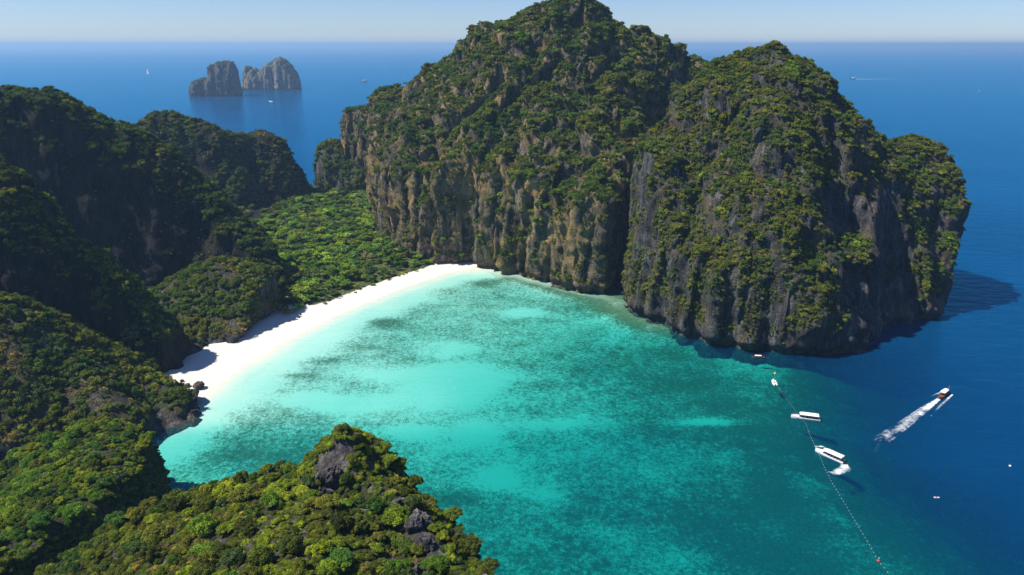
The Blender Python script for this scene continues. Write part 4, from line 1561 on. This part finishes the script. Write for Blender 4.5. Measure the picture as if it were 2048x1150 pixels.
# distant craft -------------------------------------------------------
def far_yacht(name, label, px, py, L, heading, decks=2, dark=False):
    root = bpy.data.objects.new(name, None)
    col.objects.link(root)
    tag(root, label, 'boat')
    W = L * .26
    st = [(0, .85), (.3, 1), (.6, .95), (.8, .7), (.93, .35), (1, .05)]
    MB().loft(hull_rings(L, W, st, .06 * L, .10 * L, .05 * L)).build('hull', MAT_DARKHULL if dark else MAT_WHITE, root)
    z = .10 * L
    for i in range(decks):
        k = 1 - .28 * i
        c = MB().box(-.06 * L - .04 * L * i, 0, z + .045 * L, L * .55 * k, W * .75 * k, .09 * L, .92).build('cabin', MAT_WHITE, root)
        MB().box(-.06 * L - .04 * L * i, 0, z + .05 * L, L * .3 * k, W * .752 * k, .012 * L).build('window_band', MAT_GLASS, c)
        z += .09 * L
    MB().bar((-.1 * L, 0, z), (-.12 * L, 0, z + .12 * L), .008 * L, 5).build('mast', MAT_STEEL, root)
    p = G(px, py)
    root.location = (p[0], p[1], 0.05)
    root.rotation_euler = (0, 0, heading)


def sailboat(label, px, py, L, heading):
    root = bpy.data.objects.new('sailboat', None)
    col.objects.link(root)
    tag(root, label, 'boat')
    W = L * .28
    st = [(0, .6), (.3, 1), (.6, .95), (.8, .65), (.93, .3), (1, .04)]
    MB().loft(hull_rings(L, W, st, .07 * L, .08 * L, .03 * L)).build('hull', MAT_WHITE, root)
    MB().box(-.05 * L, 0, .11 * L, .4 * L, W * .5, .06 * L, .85).build('cabin', MAT_WHITE, root)
    H_ = 1.35 * L
    MB().bar((.08 * L, 0, .06 * L), (.08 * L, 0, H_), .012 * L, 6).build('mast', MAT_STEEL, root)
    MB().bar((.08 * L, 0, .2 * L), (-.38 * L, .03 * L, .19 * L), .01 * L, 6).build('boom', MAT_STEEL, root)
    for nm, tri in (('mainsail', ((.07, 0, .21), (-.37, .04, .21), (.07, 0, 1.3))), ('jib', ((.1, 0, 1.15), (.47, 0, .12), (.12, .05, .16)))):
        a, b, c = [Vector(t) * L for t in tri]
        mid = (a + b + c) / 3 + Vector((0, .05 * L, 0))
        off = Vector((0, .006 * L, 0))
        MB_ = MB()
        MB_.v = [tuple(q) for q in (a, b, c, mid, a + off, b + off, c + off, mid + off)]
        MB_.f = [(0, 1, 3), (1, 2, 3), (2, 0, 3), (5, 4, 7), (6, 5, 7), (4, 6, 7), (0, 4, 5, 1), (1, 5, 6, 2), (2, 6, 4, 0)]
        MB_.build(nm, MAT_CANVAS, root)
    p = G(px, py)
    root.location = (p[0], p[1], 0.05)
    root.rotation_euler = (0, 0, heading)


sailboat('tiny white sailboat on the open sea at far left', 296, 148, 22, R(150))
far_yacht('motor_yacht', 'white motor yacht offshore between the pale islet and the massif', 730, 163, 30, R(200), 2)
far_yacht('motorboat', 'tiny white motorboat with wake below the pale far islet', 543, 204, 13, R(-35), 1)
far_yacht('excursion_boat', 'tiny white excursion boat moored against the foot of the pale islet', 558, 174.5, 12, R(170), 1)
far_yacht('ferry', 'dark hulled ferry trailing a long white wake on the right horizon', 1706, 158, 26, R(180), 2, True)
far_yacht('motorboat', 'tiny lone motorboat right of the ferry near the right edge', 1958, 182, 9, R(70), 1)


# ------------------------------------------------------------------ foam
def foam_material(name, density):
    m, n, l = new_mat(name)
    o = N(n, 'ShaderNodeOutputMaterial')
    geo = N(n, 'ShaderNodeNewGeometry')
    am = N(n, 'ShaderNodeAttribute', attribute_name='foam').outputs['Fac']
    n1 = noise_tex(n, l, geo.outputs['Position'], 0.55, 6, 0.7)
    n2 = noise_tex(n, l, geo.outputs['Position'], 0.2, 4, 0.6)
    s = mathn(n, l, 'ADD', am, mathn(n, l, 'MULTIPLY', mathn(n, l, 'SUBTRACT', mathn(n, l, 'ADD', n1, n2), 1.0), density))
    a = ramp(n, l, s, [(0.3, (0, 0, 0)), (0.6, (0.35, 0.35, 0.35)), (1.0, (1, 1, 1))])
    d = N(n, 'ShaderNodeBsdfDiffuse')
    d.inputs[0].default_value = (0.85, 0.88, 0.9, 1)
    t = N(n, 'ShaderNodeBsdfTransparent')
    mx = N(n, 'ShaderNodeMixShader')
    l.new(a, mx.inputs[0]); l.new(t.outputs[0], mx.inputs[1]); l.new(d.outputs[0], mx.inputs[2])
    l.new(mx.outputs[0], o.inputs[0])
    return m


MAT_FOAM = foam_material('foam', 1.1)


def foam_strip(name, label, pts, widths, fn, z=0.03, nu=60, nv=24):
    """a churned strip along a line; fn(u, v) gives how thick the foam lies"""
    pts = [np.array(p[:2]) for p in pts]
    seg = np.linspace(0, len(pts) - 1, nu)
    V = []; A = []
    for u in seg:
        i = min(int(u), len(pts) - 2); t = u - i
        c = pts[i] * (1 - t) + pts[i + 1] * t
        d = pts[i + 1] - pts[i]; d = d / np.linalg.norm(d); q = np.array([-d[1], d[0]])
        U = u / (len(pts) - 1)
        w = np.interp(U, np.linspace(0, 1, len(widths)), widths)
        for v in np.linspace(-1, 1, nv):
            lump = 0.10 * abs(math.sin(U * 37 + v * 5)) * max(0, 1 - abs(v))
            V.append((*(c + q * v * w), z + lump * max(0.0, fn(U, v) - .3)))
            A.append(fn(U, v))
    idx = np.arange(nu * nv).reshape(nu, nv)
    Q = np.stack([idx[:-1, :-1], idx[1:, :-1], idx[1:, 1:], idx[:-1, 1:]], -1).reshape(-1, 4)
    me = fast_mesh(name, np.array(V), Q)
    put_attr(me, 'foam', np.array(A))
    o = link(name, me, MAT_FOAM)
    tag(o, label, 'foam', kind='stuff')


def edge_fade(v, k=4):
    return 1 - abs(v) ** k


# longtail wake: solid near the stern, two broken edges further back
foam_strip('wake_foam', 'long white wake trailing behind the longtail boat',
           [G(1879, 797), G(1850, 817), G(1816, 843), G(1776, 871), G(1724, 903)], [0.9, 2.0, 2.7, 3.3, 3.8],
           lambda u, v: (edge_fade(v, 2) * (1.10 - 0.86 * u ** 0.7) + 0.20 * math.exp(-((abs(v) - .78) / .14) ** 2)) * (1 - u ** 9) if abs(v) < .97 else 0, nu=140, nv=30)
foam_strip('bow_foam', 'white bow wave curling beside the longtail boat', [G(1905, 789), G(1893, 800), G(1878, 814), G(1862, 832)], [.5, .9, .8, .5],
           lambda u, v: edge_fade(v, 2) * (.8 - .6 * u) if abs(v) < .99 else 0)
foam_strip('bow_foam', 'white spray on the left side of the longtail boat', [G(1885, 784), G(1872, 788), G(1858, 795)], [.4, .8, .5],
           lambda u, v: edge_fade(v, 2) * (.8 - .6 * u) if abs(v) < .99 else 0)
foam_strip('propeller_foam', 'churned white foam behind the moored covered speedboat', [G(1688, 925), G(1690, 938), G(1672, 946), G(1655, 943)], [1.4, 3.0, 2.2, .8],
           lambda u, v: edge_fade(v, 2) * (.92 - .5 * u) if abs(v) < .99 else 0)
foam_strip('bow_foam', 'small patch of foam beside the bow of the covered speedboat', [G(1630, 893), G(1645, 893), G(1655, 898)], [.5, .9, .4],
           lambda u, v: edge_fade(v, 2) * .62 if abs(v) < .99 else 0)
foam_strip('wake_foam', 'thin white wake stretching right from the ferry', [G(1712, 158.2), G(1780, 158.4), G(1900, 158)], [7, 8, 10],
           lambda u, v: edge_fade(v, 2) * (1.1 - u) if abs(v) < .99 else 0, z=0.1)
foam_strip('wake_foam', 'short white wake behind the tiny motorboat below the islet', [G(541, 203), G(536, 201)], [3, 5],
           lambda u, v: edge_fade(v, 2) * (1.1 - u) if abs(v) < .99 else 0, z=0.1)

# ------------------------------------------------------------------ buoy line
LINE = [(1549, 747), (1553, 770), (1562, 784), (1574, 800), (1587, 815), (1597, 832), (1612, 848), (1619, 868), (1629, 890), (1640, 913), (1650, 938), (1664, 965), (1690, 1008), (1715, 1050), (1740, 1092), (1757, 1122), (1775, 1144), (1790, 1160)]
LP = [G(*p) for p in LINE]
rp = MB()
for a, b in zip(LP[:-1], LP[1:]):
    rp.bar((a[0], a[1], 0.03), (b[0], b[1], 0.03), .012, 5)
tag(rp.build('buoy_rope', MAT_ROPE), 'thin rope carrying the row of small floats across the bay mouth', 'rope')


def float_mesh(name, mat, r=.24):
    bm = bmesh.new()
    bmesh.ops.create_uvsphere(bm, u_segments=10, v_segments=7, radius=r)
    for q in bm.verts:
        q.co.x *= 1.5
        if abs(q.co.x) > r * 1.3:
            q.co.y *= .6; q.co.z *= .6
    me = bpy.data.meshes.new(name)
    bm.to_mesh(me); bm.free()
    me.materials.append(mat)
    return me


FM = [float_mesh('line_float', MAT_WHITE, .085), float_mesh('line_float', MAT_YELLOW, .09)]
dist = 0.0; nxt = 1.0; k = 0
for a, b in zip(LP[:-1], LP[1:]):
    s = np.linalg.norm(b[:2] - a[:2]); h = math.atan2(b[1] - a[1], b[0] - a[0])
    while nxt <= dist + s:
        p = a + (b - a) * ((nxt - dist) / s)
        yel = p[1] > 262
        o = link('line_float', FM[1 if yel else 0])
        o.location = (p[0], p[1], .05)
        o.rotation_euler = (0, 0, h)
        tag(o, 'small yellowish float on the far half of the buoy rope' if yel else 'small white float on the near half of the buoy rope', 'float',
            'yellowish floats on the buoy rope' if yel else 'white floats on the buoy rope')
        nxt += 1.75
        k += 1
    dist += s


def buoy(name, label, px, py, r, mat, mat2):
    root = bpy.data.objects.new(name, None)
    col.objects.link(root)
    tag(root, label, 'buoy')
    rings = []
    for z, q in ((-.6, .35), (-.45, .8), (0, 1), (.45, .85), (.7, .45), (.85, .2)):
        rings.append([(r * q * math.cos(2 * math.pi * j / 12), r * q * math.sin(2 * math.pi * j / 12), r * z) for j in range(12)])
    MB().loft(rings).build('float_body', mat, root, True)
    MB().bar((0, 0, r * .8), (0, 0, r * 1.9), r * .12, 6).build('staff', MAT_STEEL, root)
    MB().box(0, 0, r * 1.9, r * .6, r * .25, r * .5).build('top_mark', mat2, root)
    p = G(px, py)
    root.location = (p[0], p[1], .05)


buoy('marker_buoy', 'yellow marker buoy ending the float line beyond the small motorboat', 1550, 747, .55, MAT_YELLOW, MAT_YELLOW)
buoy('marker_buoy', 'red marker buoy on the float line near the bottom edge', 1757, 1122, .55, MAT_RED, MAT_WHITE)
buoy('marker_buoy', 'lone white and red buoy near the right edge of the bay', 2020, 932, .45, MAT_WHITE, MAT_RED)


def kayak(label, px, py, heading):
    root = bpy.data.objects.new('paddle_canoe', None)
    col.objects.link(root)
    tag(root, label, 'canoe')
    L, W = 2.0, .6
    st = [(0, .1), (.15, .6), (.4, 1), (.6, 1), (.85, .6), (1, .1)]
    MB().loft(hull_rings(L, W, st, .12, .28, .1)).build('hull', MAT_CANVAS, root)
    MB().box(0, 0, .24, .5, .45, .12).build('seat', MAT_RED, root)
    p = G(px, py)
    root.location = (p[0], p[1], .03)
    root.rotation_euler = (0, 0, heading)


kayak('tiny pale canoe adrift alone in the deep blue water', 1873, 996, R(-10))

# ------------------------------------------------------------------ haze
hz_me = bpy.data.meshes.new('haze')
bm = bmesh.new()
bmesh.ops.create_cube(bm, size=1.0)
bm.to_mesh(hz_me); bm.free()
haze = link('haze', hz_me)
haze.scale = (FAR * 2 + 400, FAR * 2 + 400, 245)
haze.location = (0, 0, 245 / 2 - 45)
hm, hn, hl = new_mat('sea_haze')
pv = N(hn, 'ShaderNodeVolumePrincipled')
pv.inputs['Color'].default_value = (0.40, 0.66, 0.97, 1)
pv.inputs['Density'].default_value = 0.00009
pv.inputs['Anisotropy'].default_value = 0.2
ho = N(hn, 'ShaderNodeOutputMaterial')
hl.new(pv.outputs[0], ho.inputs['Volume'])
hz_me.materials.append(hm)
tag(haze, 'pale sea haze over the bay', 'haze', kind='stuff')
